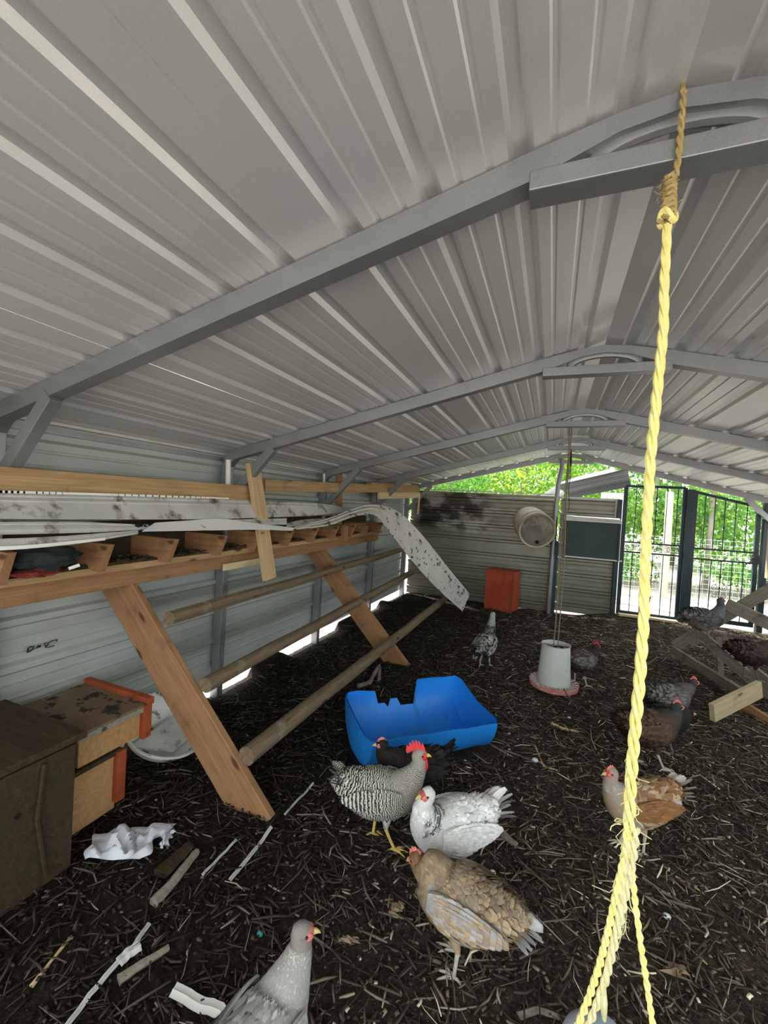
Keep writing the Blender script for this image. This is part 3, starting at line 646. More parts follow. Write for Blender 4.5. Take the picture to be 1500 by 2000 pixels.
# driftwood / bark pieces
def stick(pts,r,m,label,cat='stick',name='stick',z=.02,flat=1):
    P=[G0(x,y,z) for x,y in pts]; Q=[]
    for i in range(len(P)-1):
        for k in range(4): 
            p=P[i].lerp(P[i+1],k/4); Q.append(Vector((p.x,p.y,max(gz(p.x,p.y)+r*.7,0))))
    p=P[-1]; Q.append(Vector((p.x,p.y,gz(p.x,p.y)+r*.7)))
    R=[r*(1-.35*i/len(Q)+.25*mnoise.noise(Vector((i*.7,r*99,pts[0][0])))) for i in range(len(Q))]
    mb=MB(); mb.tube(Q,R,7,flat=flat); o=mb.build(name,m); tag(o,label,cat); return o
stick([(300,1760),(335,1725),(365,1690),(385,1665)],.022,M['old_wood'],'thick brown branch stub below the white sheeting')
stick([(312,1712),(345,1680),(372,1655)],.035,M['dark_wood'],'broad flat bark slab right of the white sheeting','bark',flat=.4,name='bark_slab')
stick([(232,1905),(275,1875),(330,1840)],.016,M['old_wood'],'brown stick beside the torn strip in the bottom left')
stick([(62,1915),(100,1870),(140,1825)],.007,M['corn'],'thin tan twig in the dark bottom left corner')
stick([(968,1612),(985,1630),(1008,1650)],.022,M['old_wood'],'short grey stick to the right of the white hen')
stick([(1345,1650),(1380,1678),(1445,1688),(1500,1700)],.005,M['old_wood'],'thin curved twig right of the orange hen tail')
stick([(1320,1706),(1350,1722),(1382,1744)],.006,M['corn'],'tan splinter below the orange hen')
stick([(1255,1712),(1300,1742),(1342,1768)],.007,M['old_wood'],'long tan splinter right of the yellow rope fork')
stick([(1012,1985),(1050,1973),(1092,1985)],.011,M['old_wood'],'bent grey stick at the bottom edge left of the rope')
stick([(1324,1826),(1355,1852),(1382,1878)],.004,M['corn'],'thin pale straw at the lower right')
stick([(845,1870),(880,1882),(905,1874),(985,1866)],.005,M['old_wood'],'thin twig under the foot of the buff hen')
stick([(1045,1452),(1062,1492),(1090,1500)],.006,M['corn'],'pale straw beside the eggshell')
stick([(940,1436),(975,1458),(1040,1482)],.006,M['old_wood'],'grey stick running from the blue trough to the eggshell')
stick([(1078,1408),(1100,1418),(1130,1424)],.012,M['corn'],'pale dried corn husk between trough and rope','husk',name='corn_husk')
stick([(700,1340),(722,1333),(742,1300),(740,1330)],.022,M['bark'],'forked brown log lying behind the blue trough','log',name='log')
# eggshells, leaf, scraps
def shell(x,y,s,m,label,cat,name='eggshell'):
    p=G0(x,y); mb=MB(); mb.ball((p.x,p.y,gz(p.x,p.y)+s*.6),(s,s*.8,s*.7),n=10,m=6); vs=mb.v; mb.v=[v if v[2]>gz(p.x,p.y) else (v[0],v[1],gz(p.x,p.y)) for v in vs]; tag(mb.build(name,m),label,cat)
shell(1045,1486,.020,M['egg'],'pale blue-white eggshell half right of the rooster','eggshell')
shell(1302,1790,.015,M['egg'],'tiny white shell bit at the lower right of the rope','eggshell')
shell(1112,1400,.012,M['egg'],'white shell bit above the corn husk','eggshell')
shell(962,1703,.014,M['egg'],'white shell bit right of the white hen rump','eggshell')
shell(508,1815,.012,M['teal'],'small teal scrap on the dark litter left of the front hen','scrap','teal_scrap')
crumple('dry_leaf',[G0(760,1797),G0(762,1777),G0(788,1776),G0(784,1795)],M['leafdry'],'curled brown leaf left of the buff hen','leaf',n=8,h=.02,seed=6)
crumple('dry_leaf',[G0(662,1848),G0(668,1838),G0(702,1842),G0(695,1852)],M['leafdry'],'flat brown leaf at the bottom centre left of the buff hen','leaf',n=6,h=.012,seed=9)
crumple('dry_leaf',[G0(1300,1910),G0(1310,1895),G0(1335,1900),G0(1330,1922)],M['leafdry'],'brown leaf at the bottom right beside the rope strand','leaf',n=6,h=.015,seed=11)
# ------------------------------------------------------------------ blue trough: a drum cut lengthwise
tp=thing('blue_trough','blue plastic half-drum feed trough with a notched rear rim','trough',(-.74,2.70,0))
c0=Vector((-1.03,2.36,-.015)); c1=Vector((-.42,2.91,-.015)); axd=(c1-c0).normalized(); L=(c1-c0).length; Rr=.275
sd=Vector((axd.y,-axd.x,0))  # towards the camera
def tpnt(s,a,r,zc=.265): return c0+axd*s+sd*(math.cos(a)*r)+Vector((0,0,zc+math.sin(a)*r))
mb=MB(); ns,na=34,30; vs=[];grid={}
def rear(s):
    u=s/L
    if u<.26: return .04+.02*math.sin(u*20)
    if u<.33: return -.30
    if u<.38: return -.42+.4*(u-.33)
    if u<.47: return -.22
    if u<.60: return -.40
    return .22
for side,r in ((0,Rr),(1,Rr-.007)):
    for i in range(ns+1):
        s_=L*i/ns; top_f=-.10; top_r=rear(s_)
        for j in range(na+1):
            a=top_f+(-PI+(-top_r)-top_f)*j/na
            bulge=1+.012*math.sin(s_/L*PI*6); vs.append(tpnt(s_,a,r*bulge))
k=na+1; off=(ns+1)*k; fs=[]
for i in range(ns):
    for j in range(na):
        q=(i*k+j,i*k+j+1,(i+1)*k+j+1,(i+1)*k+j); fs+=[q[::-1],tuple(off+x for x in q)]
    for j in (0,na): fs.append((i*k+j,(i+1)*k+j,off+(i+1)*k+j,off+i*k+j))
mb.add(vs,fs); mb.build('shell',M['blue'],tp)
for s_,nm in ((0,'end_wall'),(L,'end_wall')):
    e=MB(); n=24; top_r=rear(min(max(s_,.01),L-.01)); pts=[]
    for j in range(n+1):
        a=-.10+(-PI-top_r+.10)*j/n; pts.append((a,))
    dome=.03*(1 if s_>0 else -1); vs=[];fs=[]
    for q in (0,1):
        for j in range(n+1):
            a=pts[j][0]; vs.append(tpnt(s_-(.006 if s_>0 else -.006)*q,a,Rr))
        for j in range(n+1):
            a=pts[j][0]; vs.append(tpnt(s_+dome-(.006 if s_>0 else -.006)*q,a,Rr*.82))
        cc=tpnt(s_+dome-(.006 if s_>0 else -.006)*q,-PI/2,Rr*.05); vs.append(cc)
    m_=2*(n+1)+1
    for q in (0,1):
        for j in range(n):
            fs.append((q*m_+j,q*m_+j+1,q*m_+n+1+j+1,q*m_+n+1+j)); fs.append((q*m_+n+1+j,q*m_+n+1+j+1,q*m_+2*(n+1)))
    e.add(vs,fs); e.build(nm,M['blue'],tp)
# ------------------------------------------------------------------ hanging poultry feeder
FX,FY=.10,4.03
fd=thing('hanging_feeder','white tube feeder with a faded red tray hanging on cords','feeder',(FX,FY,.03))
mb=MB(); mb.lathe([(.142,.055),(.140,.06),(.118,.40),(.122,.405),(.114,.405),(.112,.39),(.134,.07)],(FX,FY,0),40); mb.build('hopper',M['white_plastic'],fd)
mb=MB(); mb.lathe([(0,.02),(.17,.018),(.200,.035),(.208,.075),(.200,.078),(.190,.045),(.14,.035),(0,.034)],(FX,FY,0),48); mb.build('tray',M['pink_plastic'],fd)
for k in range(24):
    q=2*PI*k/24; mb=MB(); steel_tube(mb,(FX+.142*math.cos(q),FY+.142*math.sin(q),.066),(FX+.198*math.cos(q),FY+.198*math.sin(q),.076),.006,.01); mb.build('grill_spoke',M['white_plastic'],fd,smooth=False)
mb=MB(); mb.tube([(FX-.116,FY,.395),(FX,FY,.385),(FX+.116,FY,.395)],.003,5); mb.build('cross_wire',M['iron'],fd)
mb=MB(); mb.tube([(FX-.02,FY,.37),(FX,FY,.39),(FX+.015,FY,.36)],.006,5); mb.build('hook',M['iron'],fd)
rp_=thing('feeder_cord','two brown cords running from the third rafter down to the feeder','cord',(FX,FY,2.33))
def wavy(p0,p1,amp,n=40,ph=0,fr=9):
    p0=Vector(p0);p1=Vector(p1); return [p0.lerp(p1,k/n)+Vector((amp*math.sin(k/n*fr+ph),amp*math.cos(k/n*fr*.7+ph),0)) for k in range(n+1)]
for dx,ph in ((-.022,0),(.022,2)):
    mb=MB(); mb.tube(wavy((FX+dx*.3,FY,2.33),(FX+dx,FY,.39),.006,50,ph),.0055,6); mb.build('cord_strand',M['cord'],rp_)
mb=MB(); mb.tube(wavy((.15,5.45,2.36),(.12,5.45,.55),.005,40),.0055,6); tag(mb.build('twine',M['cord']),'thin cord hanging from the fourth rafter behind the feeder cords','cord')
mb=MB(); mb.tube([(.16,5.40,2.33),(.16,5.40,2.2),(.17,5.40,2.12)],[.004,.016,.004],6); mb.tube(wavy((.16,5.40,2.15),(.17,5.40,1.6),.006,20),.004,5); tag(mb.build('wire_hook',M['iron']),'dark wire hook with a short line under the fourth rafter','hook')
# ------------------------------------------------------------------ things on the back wall
dr=thing('wall_barrel','tan barrel mounted sideways on the back wall, bung end showing','barrel',(-.19,6.6,1.31))
Mb=Matrix.Translation((-.185,6.40,1.30))@Matrix.Rotation(math.radians(17),4,'Z')@Matrix.Rotation(math.radians(13),4,'X'); bc=(0,0,0); RBm=.255
mb=MB(); mb.lathe([(RBm-.02,.012),(RBm,0),(RBm+.008,.012),(RBm+.002,.03),(RBm-.004,.12),(RBm+.006,.14),(RBm-.004,.16),(RBm-.004,.34),(RBm+.004,.36),(RBm-.01,.50),(0,.50)],bc,44,'Y'); mb.build('barrel_body',M['barrel'],dr,M=Mb)
mb=MB(); mb.lathe([(0,.018),(RBm*.55,.016),(RBm*.84,.016),(RBm*.88,.022),(RBm-.018,.012)],bc,44,'Y'); mb.build('end_face',M['barrel_end'],dr,M=Mb)
for px,pz in ((.02,-.17),(-.02,.18)):
    mb=MB(); mb.lathe([(0,-.004),(.022,-.004),(.026,.0),(.026,.012)],(bc[0]+px,bc[1]+.008,bc[2]+pz),18,'Y'); mb.build('bung_hole',M['black'] if pz<0 else M['barrel_end'],dr,M=Mb)
mb=MB(); steel_tube(mb,(bc[0]-.12,bc[1]+.008,bc[2]+.05),(bc[0]+.16,bc[1]+.008,bc[2]+.065),.01,.012); mb.build('moulded_rib',M['barrel_end'],dr,smooth=False,M=Mb)
gb_=thing('green_wall_box','dark green box with a pale lid on the back wall by the gate','wall box',(.55,6.8,1.2))
mb=MB(); mb.box((.19,6.62,.965),(.885,6.90,1.47)); mb.build('box_body',M['green_box'],gb_,smooth=False,bevel=.005)
mb=MB(); mb.add([(.17,6.60,1.472),(.90,6.60,1.472),(.90,6.92,1.545),(.17,6.92,1.545),(.17,6.60,1.49),(.90,6.60,1.49),(.90,6.92,1.56),(.17,6.92,1.56)],[(0,3,2,1),(4,5,6,7),(0,1,5,4),(1,2,6,5),(2,3,7,6),(3,0,4,7)]); mb.build('lid',M['lid_metal'],gb_,smooth=False,bevel=.003)
mb=MB(); mb.box((.865,6.60,.955),(.89,6.63,1.47)); mb.build('corner_angle',M['iron_post'],gb_,smooth=False)
mb=MB(); mb.box((.19,6.60,.95),(.93,6.64,.968)); mb.build('bottom_edge',M['lid_metal'],gb_,smooth=False)
ob=thing('orange_box','orange-red painted box standing against the back wall','box',(-.65,6.7,0))
Mo=Matrix.Translation((-.645,6.72,gz(-.6,6.7)-.01))@Matrix.Rotation(math.radians(-14),4,'Z')
mb=MB(); mb.box((-.215,-.17,0),(.215,.15,.60)); mb.build('box_body',M['orange_box'],ob,smooth=False,M=Mo,bevel=.006)
mb=MB(); mb.box((-.22,-.175,.60),(.22,.155,.615)); mb.build('top_panel',M['orange_box'],ob,smooth=False,M=Mo,bevel=.003)
mb=MB(); mb.box((.19,-.178,0),(.222,-.17,.60)); mb.build('edge_strip',M['orange_trim'],ob,smooth=False,M=Mo)
# ------------------------------------------------------------------ leaning boards with perching hens, right
xf=thing('board_stack','weathered boards nailed into crossed A-frames at the right edge','board frame',(1.8,4.9,0))
def pb_(a,da,b_,db,wz,wy,m,label=None):
    board('weathered_board',at(a[0],a[1],d=da),at(b_[0],b_[1],d=db),wy,wz,m,xf,tuple(up),label=label)
pb_((1352,1226),4.35,(1520,1372),3.7,.105,.03,M['old_wood'])
pb_((1418,1180),4.15,(1540,1236),3.8,.115,.03,M['old_wood'])
pb_((1560,1118),4.0,(1318,1262),4.75,.115,.035,M['old_wood'])
pb_((1312,1268),4.75,(1446,1352),3.7,.09,.04,M['old_wood'])
pb_((1390,1392),3.22,(1484,1346),3.45,.135,.04,M['cut_wood'],label='pale freshly cut board end')
pb_((1450,1378),3.5,(1560,1445),3.1,.08,.04,M['pine_warm'],label='browner lower board')
pb_((1470,1310),3.9,(1560,1380),3.5,.11,.03,M['old_wood'])
pb_((1402,1245),4.25,(1408,1325),4.1,.05,.05,M['old_wood'])
pb_((1345,1255),4.4,(1376,1240),4.3,.10,.03,M['old_wood'])
# ------------------------------------------------------------------ yellow rope
yr=thing('yellow_rope','frayed yellow rope hanging from the near rafter and forking low down','rope',(XC,1.08,2.46))
YR=1.048
def P_(x,y,Y=YR): return at(x,y,Y=Y)
def twist(path,r,strands,pitch,rs,m,name,seg=7):
    """helical strands about a path"""
    P=[Vector(p) for p in path]; D=[0]
    for i in range(1,len(P)): D.append(D[-1]+(P[i]-P[i-1]).length)
    Lr=D[-1]; n=int(Lr/seg*1000)
    for s_ in range(strands):
        Q=[];j=0
        for k in range(n+1):
            d_=Lr*k/n
            while j<len(D)-2 and D[j+1]<d_: j+=1
            f=(d_-D[j])/max(1e-9,D[j+1]-D[j]); p=P[j].lerp(P[j+1],f); tg=(P[j+1]-P[j]).normalized()
            a=tg.cross(Vector((0,1,0))).normalized(); b=a.cross(tg); q=2*PI*(d_/pitch+s_/strands); rr=r(d_/Lr) if callable(r) else r
            Q.append(p+a*rr*math.cos(q)+b*rr*math.sin(q))
        mb=MB(); mb.tube(Q,rs,6); mb.build(name,m,yr)
twist([P_(1335,178),P_(1331,235),P_(1326,300),P_(1319,345)],.0035,2,.05,.0038,M['rope_old'],'upper_strand')
mb=MB(); mb.tube([P_(1334,176),P_(1333,160,Y=1.10),P_(1334,158,Y=1.13),P_(1336,172,Y=1.15),P_(1336,185,Y=1.15)],.005,6); mb.build('rafter_loop',M['rope_old'],yr)
# knot
kc=P_(1308,392); kpts=[]
for k in range(90):
    q=k/90*PI*10; u=k/89; kpts.append(P_(1310-6*u,340+95*u)+Vector(((.007+.005*u)*math.cos(q*1.7),(.007+.005*u)*math.sin(q*1.7),.003*math.sin(q*5))))
mb=MB(); mb.tube(kpts,.0058,6); mb.build('knot',M['rope_old'],yr)
kp2=[P_(1304,425)+Vector((.013*math.cos(q),.011*math.sin(q),.012*math.sin(2*q))) for q in np.linspace(0,4*PI,50)]
mb=MB(); mb.tube(kp2,.007,6); mb.build('knot',M['rope'],yr)
mb=MB(); mb.tube([P_(1296,435),P_(1289,434),P_(1286,430)],[.004,.006,.007],6); mb.build('knot_end',M['rope_old'],yr)
main=[P_(1303,440),P_(1300,500),P_(1297,560),P_(1296,640),P_(1288,720),P_(1280,800),P_(1270,900),P_(1265,1000),P_(1260,1100),P_(1258,1200),P_(1250,1320),P_(1240,1430),P_(1232,1530),P_(1228,1620)]
twist(main,lambda u:.0040+.0035*u,3,.13,.0056,M['rope'],'rope_strand')
# forked strands
lf=[P_(1226,1610),P_(1220,1670),P_(1205,1740),P_(1190,1810),P_(1170,1890),P_(1150,1950),P_(1122,2020)]
twist(lf,.004,2,.05,.0045,M['rope'],'fork_strand')
twist([p+Vector((.016,-.004,-.002)) for p in lf],.004,2,.06,.0045,M['rope_pale'],'fork_strand')
twist([P_(1230,1620),P_(1233,1690),P_(1243,1780),P_(1254,1860),P_(1265,1930),P_(1278,2020)],.003,2,.05,.0042,M['rope'],'fork_strand')
twist([P_(1226,1640),P_(1219,1720),P_(1207,1800),P_(1190,1880),P_(1182,1920)],.004,3,.09,.0042,M['rope_pale'],'fork_strand')
mb=MB(); mb.tube([P_(1182,1918),P_(1180,1935),P_(1178,1952),P_(1179,1972),P_(1180,1990)],[.002,.008,.015,.012,.007],10,flat=.6); mb.build('frayed_tuft',M['rope_pale'],yr)
fz=MB()
for k in range(60):
    d0=P_(1308-8*random.random(),random.uniform(345,432))+Vector((random.gauss(0,.006),random.gauss(0,.005),0)); d1=d0+Vector((random.gauss(0,.012),random.gauss(0,.008),random.gauss(-.004,.010))); fz.tube([d0,(d0+d1)/2+Vector((0,.003,.003)),d1],.0010,4)
fz.build('frayed_fibres',M['rope_old'],yr,kind='stuff')
fr=MB()
for k in range(70):
    x,y=random.choice([(1228,1560),(1225,1620),(1222,1680),(1215,1760),(1230,1500),(1218,1780)]); x+=random.uniform(-6,6); y+=random.uniform(-30,30)
    d0=P_(x,y); dl=Vector((random.gauss(0,.012),random.gauss(0,.01),-random.uniform(.01,.05))); d2=d0+dl; d3=d2+Vector((random.gauss(0,.012),random.gauss(0,.008),random.uniform(-.02,.01)))
    fr.tube([d0,(d0+d2)/2+Vector((random.gauss(0,.004),0,0)),d2,d3],.0009,4)
for pts in ([(1212,1600),(1205,1598),(1200,1603),(1206,1606)],[(1213,1610),(1202,1609),(1194,1614),(1192,1622)],[(1238,1580),(1247,1580),(1247,1590),(1240,1594)],[(1234,1612),(1240,1626),(1246,1643)],[(1228,1750),(1232,1770),(1242,1790)]):
    fr.tube([P_(x,y) for x,y in pts],.0013,5)
fr.build('frayed_fibres',M['rope_pale'],yr,kind='stuff')
# waterer hung at the end of the rope: only its crown reaches the frame
wt=thing('hanging_drinker','pale blue drinker dome held by the yellow rope at the bottom edge','drinker',(.18,1.12,.0))
cw=at(1172,2085,Y=1.12)
mb=MB(); mb.lathe([(0,.085),(.03,.083),(.06,.070),(.085,.04),(.095,0),(.095,-.16),(.0,-.16)],(cw.x,1.12,cw.z),36); mb.build('dome',M['pale_blue'],wt)
mb=MB(); mb.lathe([(.095,-.16),(.14,-.15),(.15,-.11),(.145,-.11),(.13,-.145),(.095,-.15)],(cw.x,1.12,cw.z),36); mb.build('drinking_rim',M['pink_plastic'],wt)
# ------------------------------------------------------------------ poultry
def cat_(P,per):
    P=np.array(P,float); out=[]
    for i in range(len(P)-1):
        p0=P[max(i-1,0)];p1=P[i];p2=P[i+1];p3=P[min(i+2,len(P)-1)]
        for k in range(per):
            f=k/per; out.append(.5*((2*p1)+(p2-p0)*f+(2*p0-5*p1+4*p2-p3)*f*f+(3*p1-p0-3*p2+p3)*f**3))
    out.append(P[-1]); return np.array(out)
def chicken(label,x,y,yaw_deg,pal,s=1.,head=(.155,0,.395),hyaw=0,hpitch=0,tail=(.13,50,1.,9),comb='small',wattle=1,skin='skin',legm='leg_pale',mat='feather',nf=700,
            stride=(.03,-.03),z0=None,name='hen',pitch=0,beakm='beak',legs=True,fl=1.,breast_low=0,tailw=.034):
    a=math.radians(yaw_deg); zz=gz(x,y) if z0 is None else z0
    root=thing(name,label,'chicken' if name=='hen' else 'rooster',(x,y,zz),rz=a)
    R=Matrix.Translation((x,y,zz))@Matrix.Rotation(a,4,'Z')@Matrix.Translation((0,0,.2))@Matrix.Rotation(-math.radians(pitch),4,'Y')@Matrix.Translation((0,0,-.2))@Matrix.Scale(s,4)
    rs=np.random.default_rng(abs(hash(label))%1000 if False else int(abs(x*977+y*131))+len(label))
    hx,hy,hz=head; B=np.array([.105,0,.285]); H=np.array([hx,hy,hz])
    hd=np.array([math.cos(hyaw)*math.cos(hpitch),math.sin(hyaw)*math.cos(hpitch),math.sin(hpitch)])
    nk=lambda f,bulge=0:B+(H-B)*f+np.array([.018*math.sin(PI*f),0,0])
    rows=[(-.200,0,.300,.006,.008),(-.180,0,.292,.034,.036),(-.135,0,.272,.070,.072),(-.075,0,.250,.094,.098),(.0,0,.238,.102,.108),(.060,0,.250,.092,.098)]
    n1=nk(0);rows.append((*n1,.066,.074)); n2=nk(.38);rows.append((*n2,.043,.048)); n3=nk(.72);rows.append((*n3,.031,.033))
    rows.append((*(H-hd*.004),.0265,.029)); rows.append((*(H+hd*.018+np.array([0,0,-.001])),.0215,.022)); rows.append((*(H+hd*.033-np.array([0,0,.003])),.011,.011)); rows.append((*(H+hd*.039-np.array([0,0,.004])),.003,.003))
    A=cat_(rows,6); n=len(A); C=A[:,:3]; RY=np.maximum(A[:,3],.002); RZ=np.maximum(A[:,4],.002)
    T=np.gradient(C,axis=0); T/=np.linalg.norm(T,axis=1)[:,None]
    side=np.cross(np.array([0,0,1.]),T); ok=np.linalg.norm(side,axis=1); side[ok<.25]=[0,1,0]; side/=np.linalg.norm(side,axis=1)[:,None]
    side=np.where((side@np.array([0,1.,0]))[:,None]<0,-side,side) if abs(hyaw)<1.2 else side
    for i in range(1,n):
        if side[i]@side[i-1]<0: side[i]=-side[i]
    side=(side-T*np.sum(side*T,1)[:,None]); side/=np.linalg.norm(side,axis=1)[:,None]
    U=np.cross(T,side); sg=np.where((U@np.array([0,0,1.]))<-.2,-1,1)
    un=np.arange(n)/(n-1); iN=36/(n-1)   # start of the neck
    def surf(u,ph):
        f=u*(n-1); i=min(int(f),n-2); f-=i
        c=C[i]*(1-f)+C[i+1]*f; ry=RY[i]*(1-f)+RY[i+1]*f; rz=RZ[i]*(1-f)+RZ[i+1]*f
        sd_,u_,t_=side[i],U[i],T[i]; cc,ss=math.cos(ph),math.sin(ph)
        # a hen's keel: narrower below
        k=1-.12*max(0,-ss) if u<iN else 1
        return c+sd_*cc*ry*k+u_*ss*rz, (sd_*cc/ry+u_*ss/rz), t_
    m_=22; vs=[];cols=[];uvs=[]
    def color(u,ph,r):
        ss=math.sin(ph)
        if u>60/(n-1): c=pal.get('face',pal['head'])
        elif u>46/(n-1): c=pal['head']
        elif u>42.5/(n-1) or (u>35/(n-1) and 'hackle' not in pal): c=pal['neck']
        elif u>36/(n-1) and ss>-.75: c=pal.get('hackle',pal['neck'])
        elif u>29/(n-1) and ss<.25: c=pal.get('breast',pal['side'])
        elif u>34/(n-1): c=pal.get('hackle',pal['neck'])
        elif ss>.35: c=pal['back']
        elif ss<-.5: c=pal['belly']
        else: c=pal['side']
        if u<12/(n-1) and ss<.1: c=pal.get('fluff',c)
        if isinstance(c,list): c=c[int(r*len(c))%len(c)]
        return c
    for i in range(n):
        for k in range(m_):
            ph=2*PI*k/m_; p,_,_=surf(min(un[i],.99999),ph); vs.append(p)
            c=np.array(color(un[i],ph,rs.random()))*.8; cols.append(tuple(c)); uvs.append((k/m_,i*.6+.2*math.sin(3*ph)))
    fs=[(i*m_+k,i*m_+(k+1)%m_,(i+1)*m_+(k+1)%m_,(i+1)*m_+k) for i in range(n-1) for k in range(m_)]+[tuple(range(m_))[::-1],tuple((n-1)*m_+k for k in range(m_))]
    mb=MB(); mb.add(vs,fs,cols,uvs); body=mb.build('body',M[mat],root,M=R)
    # contour feathers
    FV=[];FC=[];FU=[]
    def feather(p,nrm,d,L_,W_,c,lift,curl=.1):
        nrm=nrm/np.linalg.norm(nrm); d=d-nrm*(d@nrm); d/=np.linalg.norm(d); sx=np.cross(nrm,d)
        b0=p+nrm*lift*.3; m0=p+d*L_*.5+nrm*(lift+.10*W_); tp_=p+d*L_+nrm*(lift*1.5+curl*L_*.1)
        ml=p+d*L_*.55+sx*W_/2+nrm*lift*.9; mr=p+d*L_*.55-sx*W_/2+nrm*lift*.9; tl=p+d*L_*.9+sx*W_*.3+nrm*lift*1.1; tr_=p+d*L_*.9-sx*W_*.3+nrm*lift*1.1
        FV.extend([b0,ml,m0,mr,tl,tp_,tr_]); FC.extend([c]*7); FU.extend([(0.5,0),(0,.55),(.5,.5),(1,.55),(.2,.9),(.5,1),(.8,.9)])
    for q in range(nf):
        u=rs.random()**.85*(47/(n-1)); ph=rs.random()*2*PI
        p,nr,t_=surf(u,ph)
        inn=u>36/(n-1); L_=(.036 if not inn else .026)*rs.uniform(.8,1.25)*fl*(1.25 if u<14/(n-1) else 1); W_=L_*rs.uniform(.45,.62)
        dr_=-t_+np.array([0,0,-.25 if math.sin(ph)<.2 else 0]) if not inn else -t_
        c=np.array(color(u,ph,rs.random())); c=tuple(np.clip(c*rs.uniform(.72,1.18),0,1))
        feather(p,nr,dr_+rs.normal(0,.12,3),L_,W_,c,rs.uniform(.001,.0035))
    K=len(FV)//7; base=np.arange(K)[:,None]*7
    tri=np.array([(0,1,2),(0,2,3),(1,4,2),(4,5,2),(2,5,6),(2,6,3)])
    def flush(nm,parent):
        K=len(FV)//7; Fq=(np.arange(K)[:,None,None]*7+tri[None]).reshape(-1,3); V=np.array(FV)
        Vh=np.c_[V,np.ones(len(V))]@np.array(R).T
        # stored in the part's own frame
        o=fastmesh(nm,V,Fq,np.array(FC),M[mat],parent,'stuff',np.array(FU)); o.matrix_basis=R.copy(); Wm[o.name]=R.copy(); return o
    flush('plumage',root)
    # wings
    for sg_ in (-1,1):
        mb=MB(); vs=[];cc=[];uv=[]; nu,nv=14,9
        for layer in (0,1):
            for i in range(nu+1):
                for j in range(nv+1):
                    u=i/nu; v=j/nv; xx=.075-.215*u; hw=.052*math.sin(PI*min(1,.12+u*.95))**.6*(1-.45*u)
                    zc=.262+.012*u; z=zc+hw*(1-2*v)
                    ry_=.101*max(.1,1-((xx+.01)/.22)**2)**.5; yy=(ry_*math.sqrt(max(.05,1-((z-.245)/.135)**2))+.010*math.sin(PI*v)*math.sin(PI*u)**.5+.003)-(0 if layer==0 else .010)
                    vs.append((xx,sg_*yy,z)); cc.append(tuple(np.array(pal['wing'] if not isinstance(pal['wing'],list) else pal['wing'][(i//3)%len(pal['wing'])])*.85)); uv.append((v,u*7))
        k=nv+1;o_=(nu+1)*k;fs=[]
        for i in range(nu):
            for j in range(nv):
                q=(i*k+j,i*k+j+1,(i+1)*k+j+1,(i+1)*k+j); fs+=[q if sg_>0 else q[::-1],tuple(o_+w_ for w_ in (q[::-1] if sg_>0 else q))]
            for j in (0,nv): fs.append((i*k+j,(i+1)*k+j,o_+(i+1)*k+j,o_+i*k+j))
        for j in range(nv):
            for i in (0,nu): fs.append((i*k+j,i*k+j+1,o_+i*k+j+1,o_+i*k+j))
        mb.add(vs,fs,cc,uv); wg=mb.build('wing',M[mat],root,M=R)
        FV.clear();FC.clear();FU.clear()
        for q in range(max(24,nf//9)):
            i=rs.random();j=rs.random(); ii=min(nu,int(i*nu)); jj=min(nv,int(j*nv)); p=np.array(vs[ii*k+jj])
            L_=.03+.045*i; c=pal['wing']; c=c[rs.integers(len(c))] if isinstance(c,list) else c
            feather(p,np.array([0,sg_,.15]),np.array([-1,0,.05-.12*j]),L_,L_*.38,tuple(np.clip(np.array(c)*rs.uniform(.75,1.15),0,1)),.003)
        flush('wing_feathers',wg)
    # tail fan
    tl,ta,ts,tn=tail; tl+=.035; FV.clear();FC.clear();FU.clear(); mb=MB()
    for k in range(tn):
        f=(k/(tn-1)-.5)*2 if tn>1 else 0
        el=math.radians(ta)+rs.normal(0,.05)-abs(f)*.25; az=f*.34*ts
        b0=np.array([-.155,f*.028,.285-.01*abs(f)]); d=np.array([-math.cos(el)*math.cos(az),math.sin(az),math.sin(el)]); L_=tl*rs.uniform(.88,1.08)*(1-.18*abs(f))
        c=pal['tail']; c=c[k%len(c)] if isinstance(c,list) else c; w_=tailw*rs.uniform(.9,1.1)
        sx=np.array([.25*f,.75,.35*(1 if f>0 else -1)]) if ts<2 else np.array([0,1,0]); sx=sx-d*(sx@d); sx/=np.linalg.norm(sx); nn=np.cross(d,sx)
        vs=[];fs=[];uv=[];ns=8
        for i in range(ns+1):
            t_=i/ns; ww=w_*(.35+.65*math.sin(PI*min(1,t_*.75+.08)))*(1 if t_<.9 else .72); p=b0+d*L_*t_+np.array([0,0,-.22*tl*t_*t_*.6])+nn*.0
            for e_,h in ((-.5,0),(0,.003),(.5,0)): vs.append(p+sx*ww*e_+nn*h); uv.append((e_+.5,t_*3.2))
        for i in range(ns):
            for j in range(2): fs.append((i*3+j,i*3+j+1,(i+1)*3+j+1,(i+1)*3+j))
        cl=[tuple(np.array(c)*(.85 if i<12 else 1)) for i in range(len(vs))]
        if 'tailtip' in pal: cl=[tuple(pal['tailtip']) if i>=18 else q for i,q in enumerate(cl)]
        mb.add(vs,fs,cl,uv)
    # coverts hide the roots
    mb.build('tail',M[mat],root,M=R)
    # face parts
    sk=M[skin]; Hh=Vector(H); Hd=Vector(hd); ysd=Vector((-math.sin(hyaw),math.cos(hyaw),0)); upv=Hd.cross(ysd) ; upv=upv if upv.z>0 else -upv
    rot=Matrix((( Hd.x,ysd.x,upv.x),(Hd.y,ysd.y,upv.y),(Hd.z,ysd.z,upv.z)))
    mb=MB()
    for sg_ in (-1,1): mb.ball(Hh+Hd*.017+ysd*sg_*.0150+upv*-.002,(.0175,.0078,.0140) if comb in('none','small') else (.019,.0075,.018),n=14,m=8,rot=rot)
    mb.build('face_skin',sk,root,M=R)
